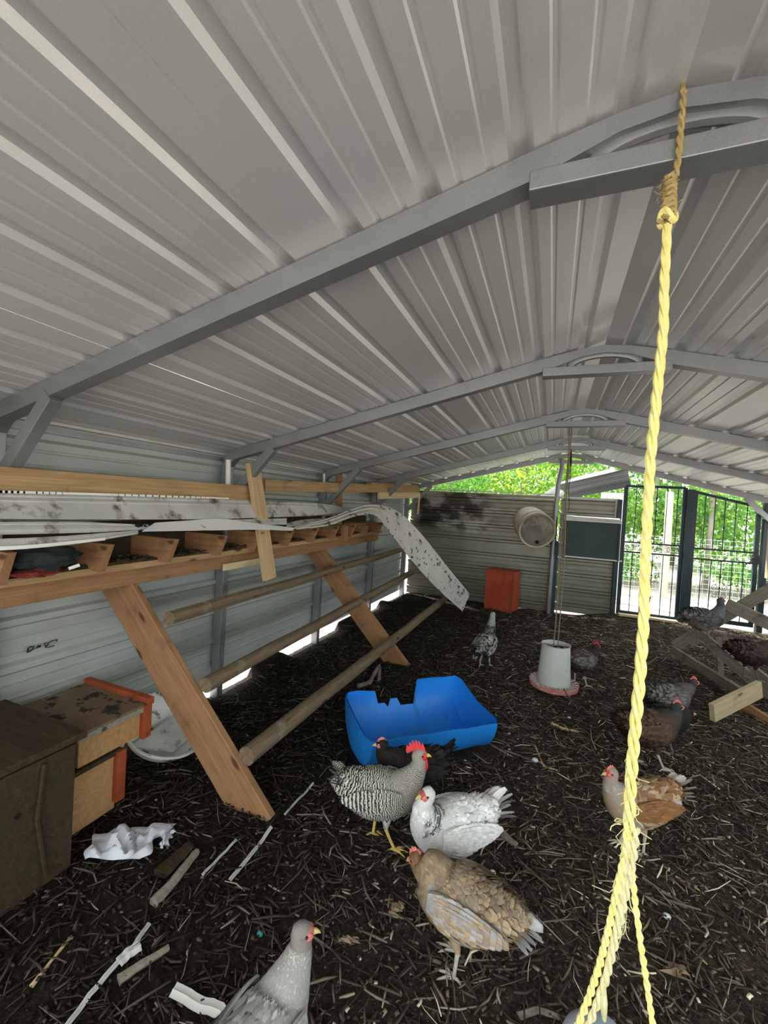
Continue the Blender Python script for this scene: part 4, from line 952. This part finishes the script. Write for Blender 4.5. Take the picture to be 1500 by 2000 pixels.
    for sg_ in (-1,1):
        mb=MB(); mb.ball(Hh+Hd*.015+ysd*sg_*.0235+upv*.005,.0046,n=10,m=6); mb.build('eye',M['eye'],root,M=R)
    if comb!='none':
        cs={'small':(.010,4,.050),'mid':(.016,5,.056),'big':(.040,6,.088)}[comb]; ch,cn,cl_=cs; mb=MB(); pts=[]
        base=[Hh+Hd*(.030-cl_*t_)+upv*(.020+.012*math.sin(PI*min(1,t_*1.1))) for t_ in np.linspace(0,1,cn*4+1)]
        vs=[];
        for i,p in enumerate(base):
            sp_=i/(len(base)-1); h=ch*(.45+.55*abs(math.sin(PI*cn*sp_)))*math.sin(PI*(.12+.80*sp_))**.5
            for e_ in (-1,1):
                vs.append(p-upv*.006+ysd*e_*(.0045 if comb!='big' else .006)); 
            vs.append(p+upv*h*.55+ysd*-.003+Hd*-.002); vs.append(p+upv*h*.55+ysd*.003+Hd*-.002); vs.append(p+upv*h-Hd*.15*h)
        fs=[]
        for i in range(len(base)-1):
            a_=i*5;b2=a_+5; fs+=[(a_,b2,b2+2,a_+2),(a_+2,b2+2,b2+4,a_+4),(a_+4,b2+4,b2+3,a_+3),(a_+3,b2+3,b2+1,a_+1)]
        mb.add(vs,fs); mb.build('comb',sk,root,M=R)
    wl_={0:0,1:.011,2:.026,3:.034}[wattle]
    if wl_:
        for sg_ in (-1,1):
            mb=MB(); mb.ball(Hh+Hd*.020+ysd*sg_*.008+upv*(-.020-wl_*.7),(wl_*.55,.004,wl_),n=12,m=8,rot=rot); mb.build('wattle',sk,root,M=R)
    mb=MB(); b0=Hh+Hd*.030-upv*.003; mb.tube([b0,b0+Hd*.012+upv*.0015,b0+Hd*.021-upv*.003,b0+Hd*.026-upv*.008],[.0095,.0075,.004,.0008],10); mb.tube([b0-upv*.005,b0+Hd*.016-upv*.007],[.006,.001],8); mb.build('beak',M[beakm],root,M=R)
    if legs:
        R2=Matrix.Translation((x,y,zz))@Matrix.Rotation(a,4,'Z')@Matrix.Scale(s,4)
        for sg_,st in zip((-1,1),stride):
            yy=sg_*.042; hk=Vector((st*.5-.018,yy,.105)); ft=Vector((st,yy,.012)); mb=MB()
            th=Vector((st*.2-.005,yy*.9,.19))
            mb.tube([th,(th+hk)/2+Vector((.004,0,0)),hk],[.034,.022,.010],12); 
            vv=[color(.3,-1,rs.random())]*len(mb.v); mb.c=vv; mb.build('thigh',M[mat],root,M=R2)
            lg=MB(); lg.tube([hk+Vector((0,0,.012)),hk,hk.lerp(ft,.5),ft+Vector((0,0,.006)),ft],[.008,.0085,.0062,.0068,.006],9)
            for q,L_ in ((-.5,.05),(0,.06),(.5,.048),(PI,.026)):
                d_=Vector((math.cos(q),math.sin(q),0)); lg.tube([ft,ft+d_*L_*.5+Vector((0,0,.002)),ft+d_*L_+Vector((0,0,-.007)),ft+d_*(L_+.010)+Vector((0,0,-.011))],[.0058,.0048,.0036,.001],7)
            lg.build('leg',M[legm],root,M=R2)
    return root
W1=(.88,.88,.87);W2=(.80,.80,.79);DK=(.035,.033,.032)
P_barred=dict(head=(.4,)*3,neck=(.4,)*3,back=(.4,)*3,side=(.4,)*3,belly=(.4,)*3,wing=(.4,)*3,tail=(.4,)*3,face=(.55,.03,.03))
chicken('black and white barred rooster with a large red comb, in front of the blue trough',-.625,1.79,20,P_barred,s=.98,head=(.165,0,.415),comb='big',wattle=3,mat='barred',legm='leg_yellow',beakm='beak_yellow',name='rooster',tail=(.12,58,1.2,13),nf=2000,stride=(.05,-.05),pitch=6,fl=1.0)
P_col=dict(head=W2,neck=[W1,W1,W2],hackle=[W1,DK,(.3,.3,.31)],back=[W1,W1,W2],side=[W1,W2],belly=W1,wing=[W1,W1,W2],tail=[W1,(.35,.35,.36),W1],face=(.55,.12,.1),breast=[W1,W1,W2])
chicken('white hen with black-streaked neck hackle standing between the barred rooster and the buff hen',-.32,1.70,222,P_col,s=1.0,head=(.125,.02,.405),hyaw=.1,comb='none',wattle=1,skin='skin_pink',tail=(.13,42,1.2,11),nf=2400,fl=.85,pitch=4)
BF=(.42,.31,.19);BF2=(.27,.20,.14);BF3=(.54,.43,.30);GY=(.42,.41,.41)
P_buff=dict(head=(.27,.15,.08),neck=[BF2,(.25,.15,.08)],back=[BF2,BF,(.33,.27,.20)],side=[BF,BF3,GY],belly=BF,fluff=BF3,wing=[GY,(.40,.33,.27),BF],tail=[BF3,(.6,.6,.58),BF3],tailtip=(.60,.62,.63),face=(.5,.18,.14),breast=[BF2,BF],hackle=[BF2,BF])
chicken('buff and grey-brown hen nearest the centre front, standing in front of the white hen',-.22,1.41,172,P_buff,s=.97,head=(.155,.0,.305),comb='small',wattle=1,skin='skin_pink',tail=(.10,10,1.0,10),nf=2400,fl=.85,stride=(.01,-.02),hpitch=-.5,pitch=2)
P_fr=dict(head=(.28,.26,.24),neck=[(.50,.49,.46),(.44,.42,.38)],back=[(.46,.46,.43),(.36,.36,.34)],side=[(.50,.50,.47)],belly=(.5,.5,.47),wing=[(.45,.45,.42),(.5,.5,.48)],tail=(.45,.45,.42),face=(.52,.2,.17),breast=[(.5,.48,.44)],hackle=[(.5,.49,.46)])
fh=at(578,1832,d=1.19)
chicken('dusty white hen with a pale pink face at the bottom edge, nearest the camera',fh.x+.015,fh.y-.16,84,P_fr,s=.92,head=(.165,.0,.385),hyaw=-.95,comb='none',wattle=0,skin='skin_pink',nf=2200,fl=1.0,tail=(.10,0,1,9),pitch=4)
P_spl=dict(head=(.45,.45,.43),neck=[(.42,.42,.40),(.3,.3,.3)],back=[(.55,.55,.54),DK,(.5,.5,.5)],side=[(.5,.5,.5),(.45,.45,.45),DK],belly=(.06,.06,.06),fluff=[DK,(.1,.1,.1)],wing=[(.5,.5,.5),DK,(.5,.5,.5)],tail=[DK,(.4,.4,.4)],face=(.4,.35,.33),hackle=[DK,(.2,.2,.2)],breast=(.4,.4,.4))
chicken('slim black and white hen seen from behind, left of the hanging feeder',-.53,4.27,78,P_spl,s=.98,head=(.20,-.02,.46),comb='none',wattle=0,skin='skin_pink',legm='leg_pale',nf=600,tail=(.08,0,.8,7),pitch=24,stride=(.02,-.03))
BK=(.018,.016,.016);BK2=(.035,.03,.028)
P_blk=dict(head=BK,neck=[BK,BK2],back=[BK,BK2],side=[BK,BK2],belly=BK,wing=[BK,BK2],tail=[BK,BK2])
chicken('black hen behind the barred rooster with only its pink face showing against the blue trough',-.60,2.04,208,P_blk,s=.93,head=(.15,0,.37),comb='small',wattle=1,skin='skin_pink',nf=500,legm='leg_dark')
P_drk=dict(head=(.05,.035,.025),neck=[(.04,.03,.02),BK2],back=[(.08,.065,.055),(.14,.12,.10)],side=[(.10,.085,.07),(.16,.14,.12)],belly=(.05,.04,.035),wing=[(.10,.09,.08),(.2,.18,.16)],tail=[BK2,(.07,.06,.05)])
chicken('dark mottled hen with a red face just right of the hanging feeder',.33,4.20,40,P_drk,s=.98,head=(.15,0,.36),comb='mid',wattle=1,nf=500,legm='leg_pale')
P_gry=dict(head=(.07,.06,.055),neck=[(.10,.09,.085),(.16,.15,.14)],back=[(.11,.10,.095),(.20,.19,.18)],side=[(.13,.12,.11),(.22,.21,.2)],belly=(.1,.09,.085),wing=[(.13,.12,.115),(.24,.23,.22)],tail=[(.12,.11,.11),(.2,.2,.19)])
chicken('dark grey mottled hen with a pink comb, below the crossed boards',.89,3.70,30,P_gry,s=1.0,head=(.19,0,.36),comb='mid',wattle=1,skin='skin_pink',nf=600,legm='leg_dark',tail=(.12,45,1,9))
P_bkw=dict(P_blk); P_bkw['tail']=[BK,(.6,.6,.6),BK,BK]
chicken('black hen with one white tail feather, half hidden behind the brown hen and the rope',.80,3.34,20,P_bkw,s=.92,head=(.15,0,.30),comb='none',wattle=0,skin='skin_pink',nf=400,legm='leg_dark',tail=(.10,60,1,7))
BR=(.085,.048,.030);BR2=(.13,.078,.05)
P_brn=dict(head=(.05,.055,.055),neck=[(.05,.055,.055),(.08,.085,.085)],hackle=[(.07,.06,.05),BR],back=[BR,BR2],side=[BR,BR2,(.11,.065,.04)],belly=BR,wing=[BR,BR2],tail=[BR,BK2],breast=[BR,(.06,.045,.04)])
chicken('brown hen with a dark grey neck and red comb, right behind the yellow rope',.655,3.06,30,P_brn,s=1.05,head=(.155,0,.365),comb='mid',wattle=1,skin='skin_pink',nf=800,legm='leg_pale',tail=(.15,35,1,9),stride=(.06,-.05))
OR=(.30,.145,.06);CR_=(.50,.37,.24);WH=(.60,.55,.47)
P_org=dict(head=(.45,.35,.3),neck=[(.42,.36,.30),(.48,.42,.36)],hackle=[(.4,.38,.36),CR_],back=[OR,(.36,.22,.13),CR_],side=[CR_,CR_,OR],belly=[WH,CR_],fluff=[WH],wing=[OR,(.26,.12,.05)],tail=[(.42,.28,.17),CR_,(.36,.22,.13)],tailtip=(.64,.60,.52),breast=[CR_,(.44,.34,.25)],face=(.6,.12,.1))
chicken('cream and orange-brown hen partly behind the yellow rope at the lower right',.435,2.25,212,P_org,s=.92,head=(.15,.0,.40),comb='small',wattle=1,skin='skin_pink',nf=1300,fl=1.2,legm='leg_pale',tail=(.15,38,1.3,12),pitch=2)
P_per=dict(head=(.09,.095,.11),neck=[(.12,.13,.15),(.16,.165,.18)],back=[(.09,.08,.085),(.13,.12,.12)],side=[(.07,.07,.08),(.16,.155,.15)],belly=(.24,.21,.17),fluff=[(.22,.19,.17)],wing=[(.06,.06,.07),(.12,.11,.11)],tail=[(.16,.13,.12),(.10,.09,.09)],breast=(.035,.035,.04))
hp_=at(1376,1234,d=4.05)
chicken('grey and black hen perched on the crossed boards in front of the side gate',hp_.x,hp_.y,25,P_per,s=1.0,head=(.14,0,.43),comb='small',wattle=0,skin='skin_pink',nf=700,z0=hp_.z-.12,legm='leg_dark',tail=(.10,-12,.8,8))
hp_=at(1468,1302,d=3.75)
P_mar=dict(head=(.05,.03,.025),neck=(.05,.03,.025),back=[(.045,.022,.018),(.07,.035,.03)],side=[(.05,.025,.02)],belly=(.04,.02,.018),wing=[(.05,.026,.022),(.07,.04,.03)],tail=(.04,.022,.02))
chicken('dark maroon-brown hen settled on the crossed boards at the far right edge',hp_.x,hp_.y,22,P_mar,s=1.0,head=(.2,0,.37),comb='small',wattle=0,nf=500,z0=hp_.z-.12,legm='leg_dark',tail=(.08,5,.8,7))
# ------------------------------------------------------------------ litter: twigs, straw and chips
def litter_bits(n,kind,seed):
    r=np.random.default_rng(seed); V=[];Fa=[];Cc=[]
    X=r.uniform(XL+.12,XR-.12,n*3); Y=r.uniform(.25,YB-.1,n*3)
    # keep more of them near the camera where they read singly
    keep=r.random(n*3)<np.clip(1.6/(.25+Y*.42),0.25,1); X=X[keep][:n];Y=Y[keep][:n]; a_=(X+.73)*.75+(Y-2.64)*.67; b_=(X+.73)*.67-(Y-2.64)*.75; k_=~((abs(a_)<.48)&(abs(b_)<.22)); X=X[k_];Y=Y[k_]; n=len(X)
    Z=np.array([gz(a,b) for a,b in zip(X,Y)])
    if kind=='twig': L=r.gamma(2.2,.021,n)+.018; Rr_=r.uniform(.0012,.0038,n)
    elif kind=='straw': L=r.uniform(.04,.16,n); Rr_=r.uniform(.0008,.0018,n)
    else: L=r.uniform(.006,.022,n); Rr_=r.uniform(.002,.0055,n)
    th=r.uniform(0,2*PI,n); pit_=r.normal(0,.16,n); D=np.c_[np.cos(th)*np.cos(pit_),np.sin(th)*np.cos(pit_),np.sin(pit_)]
    Sd=np.c_[-np.sin(th),np.cos(th),np.zeros(n)]; Up=np.cross(D,Sd); bend=r.normal(0,.12,n)*L
    c=np.c_[X,Y,Z+Rr_+np.abs(np.sin(pit_))*L/2+r.uniform(.0,.012,n)]
    fl_=.35 if kind=='chip' else .8
    ring=[(-1,-fl_),(1,-fl_),(1,fl_),(-1,fl_)]; segs=[-.5,0,.5]; vs=np.zeros((n,12,3))
    for i,sg_ in enumerate(segs):
        cc=c+D*(L*sg_)[:,None]+Sd*(bend*(0.5-abs(sg_)))[:,None]; tp_=1-.35*abs(sg_)*2*(kind!='chip')
        for k,(a,b) in enumerate(ring): vs[:,i*4+k]=cc+Sd*(Rr_*a*tp_)[:,None]+Up*(Rr_*b*tp_)[:,None]
    f=[(i*4+k,i*4+(k+1)%4,(i+1)*4+(k+1)%4,(i+1)*4+k) for i in (0,1) for k in range(4)]+[(3,2,1,0),(8,9,10,11)]
    Fq=(np.arange(n)[:,None,None]*12+np.array(f)[None]).reshape(-1,4)
    base=np.array([(.018,.013,.009),(.032,.024,.018),(.055,.042,.032),(.10,.08,.06),(.19,.16,.12),(.36,.32,.25)])
    pr={'twig':[.27,.28,.25,.14,.05,.01],'straw':[0.05,.1,.2,.3,.25,.1],'chip':[.32,.30,.22,.11,.04,.01]}[kind]
    ci=r.choice(6,n,p=pr); tt=np.clip((X+1.3)/1.5,0,1); lightened=.75+1.7*tt*tt*(3-2*tt); col=base[ci]*r.uniform(.8,1.25,(n,1))*lightened[:,None]  # bits share the painted light: colour brightened towards the right
    return vs.reshape(-1,3),Fq,np.repeat(col,12,0)
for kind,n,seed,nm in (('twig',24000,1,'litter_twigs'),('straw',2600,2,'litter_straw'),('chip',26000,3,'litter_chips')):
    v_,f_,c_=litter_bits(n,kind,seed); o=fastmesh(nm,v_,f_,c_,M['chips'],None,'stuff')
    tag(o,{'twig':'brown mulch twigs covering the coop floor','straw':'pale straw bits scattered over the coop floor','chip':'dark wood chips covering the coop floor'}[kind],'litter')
v_,f_,c_=litter_bits(9000,'straw',9); Yc=v_[:,1].reshape(-1,12).mean(1); Xc=v_[:,0].reshape(-1,12).mean(1)
k_=(Yc>5.2-.4*np.sin(Xc*3))&(Xc>-.3); idx=np.nonzero(k_)[0]; v2=v_.reshape(-1,12,3)[idx].reshape(-1,3); c2=c_.reshape(-1,12,3)[idx].reshape(-1,3); f2=(np.arange(len(idx))[:,None,None]*12+f_.reshape(-1,10,4)[0][None]).reshape(-1,4)
tag(fastmesh('gate_straw',v2,f2,np.clip(c2*1.5,0,.6),M['chips'],None,'stuff'),'paler straw gathered on the floor before the gate','litter')
# ------------------------------------------------------------------ outdoors behind the back wall
fn=thing('wire_fence','galvanised wire mesh fence on wooden posts outside the gate','fence',(2,10.3,0))
mb=MB(); yf=10.3
for k in range(100): x=-4.2+k*.10; mb.tube([(x,yf,.0),(x,yf,1.22)],.0028,3,cap=False)
for k in range(13): z=.02+k*.10; mb.tube([(-4.2,yf,z),(5.8,yf,z)],.0028,3,cap=False)
mb.build('wire_mesh',M['wire'],fn,kind='stuff')
for x,h,y in ((at(1306,1000,Y=10.2).x,2.15,10.2),(.6,1.4,10.36),(4.9,1.5,10.36),(-1.9,1.5,10.36)):
    mb=MB(); mb.tube([(x,y,-.05),(x+.01,y,h*.5),(x,y,h-.02),(x,y,h)],[.075,.072,.07,.06],12); mb.build('fence_post',M['fence_wood'],fn)
# leaning roof sheet hung outside the gable
ls=MB(); TL,TR,BR_,BL=at(1085,948,Y=7.25),at(1226,915,Y=7.12),at(1234,950,Y=7.10),at(1118,973,Y=7.22); nu,nv=16,26; vs=[]
pr=[(v,.014 if (v*3.0)%1<.16 else 0) for v in np.linspace(0,1,nv+1)]
for sd_ in (0,1):
    for i in range(nu+1):
        for v,h in pr:
            p=TL.lerp(TR,i/nu).lerp(BL.lerp(BR_,i/nu),v); vs.append(p+Vector((0,-h+.002*sd_+.03*math.sin(PI*v),0)))
k=nv+1;o_=(nu+1)*k; fs=[]
for i in range(nu):
    for j in range(nv):
        q=(i*k+j,i*k+j+1,(i+1)*k+j+1,(i+1)*k+j); fs+=[q,tuple(o_+w_ for w_ in q[::-1])]
    for j in (0,nv): fs.append((i*k+j,(i+1)*k+j,o_+(i+1)*k+j,o_+i*k+j))
ls.add(vs,fs); lsh=tag(ls.build('leaning_sheet',M['frame'],smooth=False),'grey ribbed metal sheet leaning in the open gable left of the gate','metal sheet')
e1=[at(x,y,Y=7.5) for x,y in ((1050,972),(1075,955),(1100,940),(1135,929),(1170,921),(1200,914))]; e2=[at(x,y,Y=7.45) for x,y in ((1090,974),(1105,962),(1120,952),(1145,944),(1175,938),(1205,931))]
ribbon('bent_flap',e1,e2,M['white_wall'],t=.004,ribs=((.5,.01),),parent=lsh,).__setitem__('label','white curved flap of the sheet')
ww=MB()
for k in range(9): ww.box((1.35+k*.15,9.0+(k%2)*.0,.0),(1.35+k*.15+.145,9.03,2.02))
xx=at(1180,985,Y=9.0).x
wm=thing('white_panel_wall','white vertical-ribbed panel seen above the back wall left of the gate','panel',(xx,9,0))
for k in range(4):
    mb=MB(); mb.box((xx-.06+k*.105,9.0,.0),(xx-.06+k*.105+.098,9.03,2.02)); mb.build('panel_strip',M['white_wall'],wm,smooth=False,bevel=.006)
# trees
GR=np.array([(.16,.34,.06),(.24,.42,.07),(.34,.50,.08),(.12,.28,.08),(.20,.36,.12)])
def crown(name,parent,c,R3,n,size,seed,tint,label=None):
    r=np.random.default_rng(seed); d=r.normal(0,1,(n,3)); d/=np.linalg.norm(d,axis=1)[:,None]; rad=r.random(n)**.45
    nb_=14; cl=r.normal(0,.45,(nb_,3)); w_=r.integers(nb_,size=n)
    P=(cl[w_]+d*rad[:,None]*.55); P=P*np.array(R3)+np.array(c)
    P[:,2]=np.maximum(P[:,2],.05)
    a=r.normal(0,1,(n,3)); a/=np.linalg.norm(a,axis=1)[:,None]; b=np.cross(a,r.normal(0,1,(n,3))); b/=np.linalg.norm(b,axis=1)[:,None]
    L=(size*r.uniform(.6,1.3,n))[:,None]; nn=np.cross(a,b)
    V=np.stack([P-a*L/2,P+b*L*.28+nn*L*.06,P+a*L/2,P-b*L*.28+nn*L*.06],1).reshape(-1,3)
    q=np.arange(n)[:,None]*4; Fq=np.concatenate([q+np.array([[0,1,2]]),q+np.array([[0,2,3]])])
    col=GR[r.choice(5,n,p=[.25,.25,.2,.15,.15])]*np.array(tint)*r.uniform(.75,1.2,(n,1))
    return fastmesh(name,V,Fq,np.repeat(col,4,0),M['leaf'],parent,'stuff')
def tree(x,y,h,lean,r0,crowns,n,seed,label,tint=(1,1,1),size=.11,name='tree',group=None):
    t_=thing(name,label,'tree',(x,y,0),group); mb=MB(); rr=random.Random(seed)
    pts=[Vector((x+lean*(k/9)**1.3+rr.uniform(-.04,.04),y+rr.uniform(-.04,.04),-.1+h*k/9)) for k in range(10)]
    mb.tube(pts,[r0*(1-.65*k/9) for k in range(10)],10)
    mb.build('trunk',M['bark'],t_)
    for q in range(3):
        p=pts[5+q]; bb=MB(); e=p+Vector((rr.uniform(-1,1),rr.uniform(-.5,.5),rr.uniform(.3,.9))); bb.tube([p,(p+e)/2+Vector((0,0,.1)),e],[r0*.4,r0*.25,r0*.1],6); bb.build('branch',M['bark'],t_)
    for (dx,dy,z,rx,ry,rz) in crowns: crown('foliage',t_,(x+dx,y+dy,z),(rx,ry,rz),n,size,seed+int(dx*7+z*3),tint)
    return t_
tree(-4.6,12.5,6,.5,.10,[(0,0,3.6,1.6,1.2,1.3),(.5,.3,2.0,1.4,1,.9)],2600,11,'slim tree with a pale trunk beyond the left end of the open gable')
tree(-3.0,13.5,6,-.3,.12,[(0,0,4.0,1.7,1.3,1.4),(.4,0,2.3,1.5,1,.9)],2600,12,'pale-trunked leafy tree second from the left beyond the gable',(.9,1.05,1))
tree(-1.2,12.2,5,1.0,.06,[(.6,0,3.1,1.6,1.2,1.1),(.2,.3,1.9,1.5,1,.8)],3200,13,'yellow-green leafy sapling beyond the middle of the gable',(1.35,1.2,.8))
tree(.6,13.0,6,-.5,.08,[(0,0,3.4,1.7,1.2,1.2),(.1,.3,2.0,1.6,1,.9)],3200,14,'bright green bushy tree beyond the gable pole',(1.1,1.15,.8))
tree(2.2,12.4,6,.5,.07,[(0,0,3.6,1.5,1.1,1.3),(.3,.2,1.5,1.2,.9,.8)],2600,15,'loose green tree beyond the left gate leaf')
tree(3.4,11.9,6,.25,.07,[(0,.5,3.4,1.5,1.1,1.2),(0,.8,1.7,1.3,.9,.9)],2600,16,'twisted pale-stemmed tree behind the fence post seen through the gate',(.95,1.05,1.1))
tree(5.0,13.2,6,-.4,.12,[(0,0,3.7,1.8,1.3,1.4),(0,0,1.6,1.6,1.2,.9)],3200,17,'dense mid-green tree behind the side gate panel',(.85,1.05,1.15))
tree(7.2,13.6,6,.3,.12,[(0,0,3.5,1.9,1.3,1.4),(-.3,0,1.6,1.7,1.2,.9)],2600,18,'broad green tree at the right end beyond the fence',(.85,1.0,1.1))
for i,(x,y,rx) in enumerate(((-6.5,17,3),(-3,18,3.2),(.5,18.5,3.2),(4,18,3.2),(7.8,18,3.4),(11.5,17,3.4))):
    tree(x,y,9,random.uniform(-.6,.6),.2,[(0,0,5.2,rx,2,2.6),(0,0,2.0,rx,1.8,1.7)],3000,30+i,'tall woodland tree in the far green thicket, '+('leftmost of the row','second from the left','just left of the gable middle','behind the gable pole','behind the gate','rightmost of the row')[i],(.9,1,.9),.2,'woodland_tree','woodland trees far beyond the fence')
for i,(x,y,rx,h) in enumerate(((1.6,11.6,.8,.45),(3.9,11.4,.9,.55),(5.6,11.5,1.0,.6),(-.6,11.5,1.1,.7),(-2.8,11.6,1.2,.8))):
    bs_=thing('shrub','low green shrub beyond the wire fence, '+('behind the left gate leaf','left side of the right gate panel','right side of the right gate panel','behind the back wall middle','behind the back wall left part')[i],'shrub',(x,y,0),'low shrubs along the fence')
    mb=MB()
    for q in range(5): mb.tube([(x,y,0),(x+random.uniform(-.3,.3),y+random.uniform(-.2,.2),h)],[.012,.004],5)
    mb.build('stems',M['bark'],bs_); crown('foliage',bs_,(x,y,h),(rx,.5,h*.8),1300,.09,60+i,(.9,1.1,1.1))
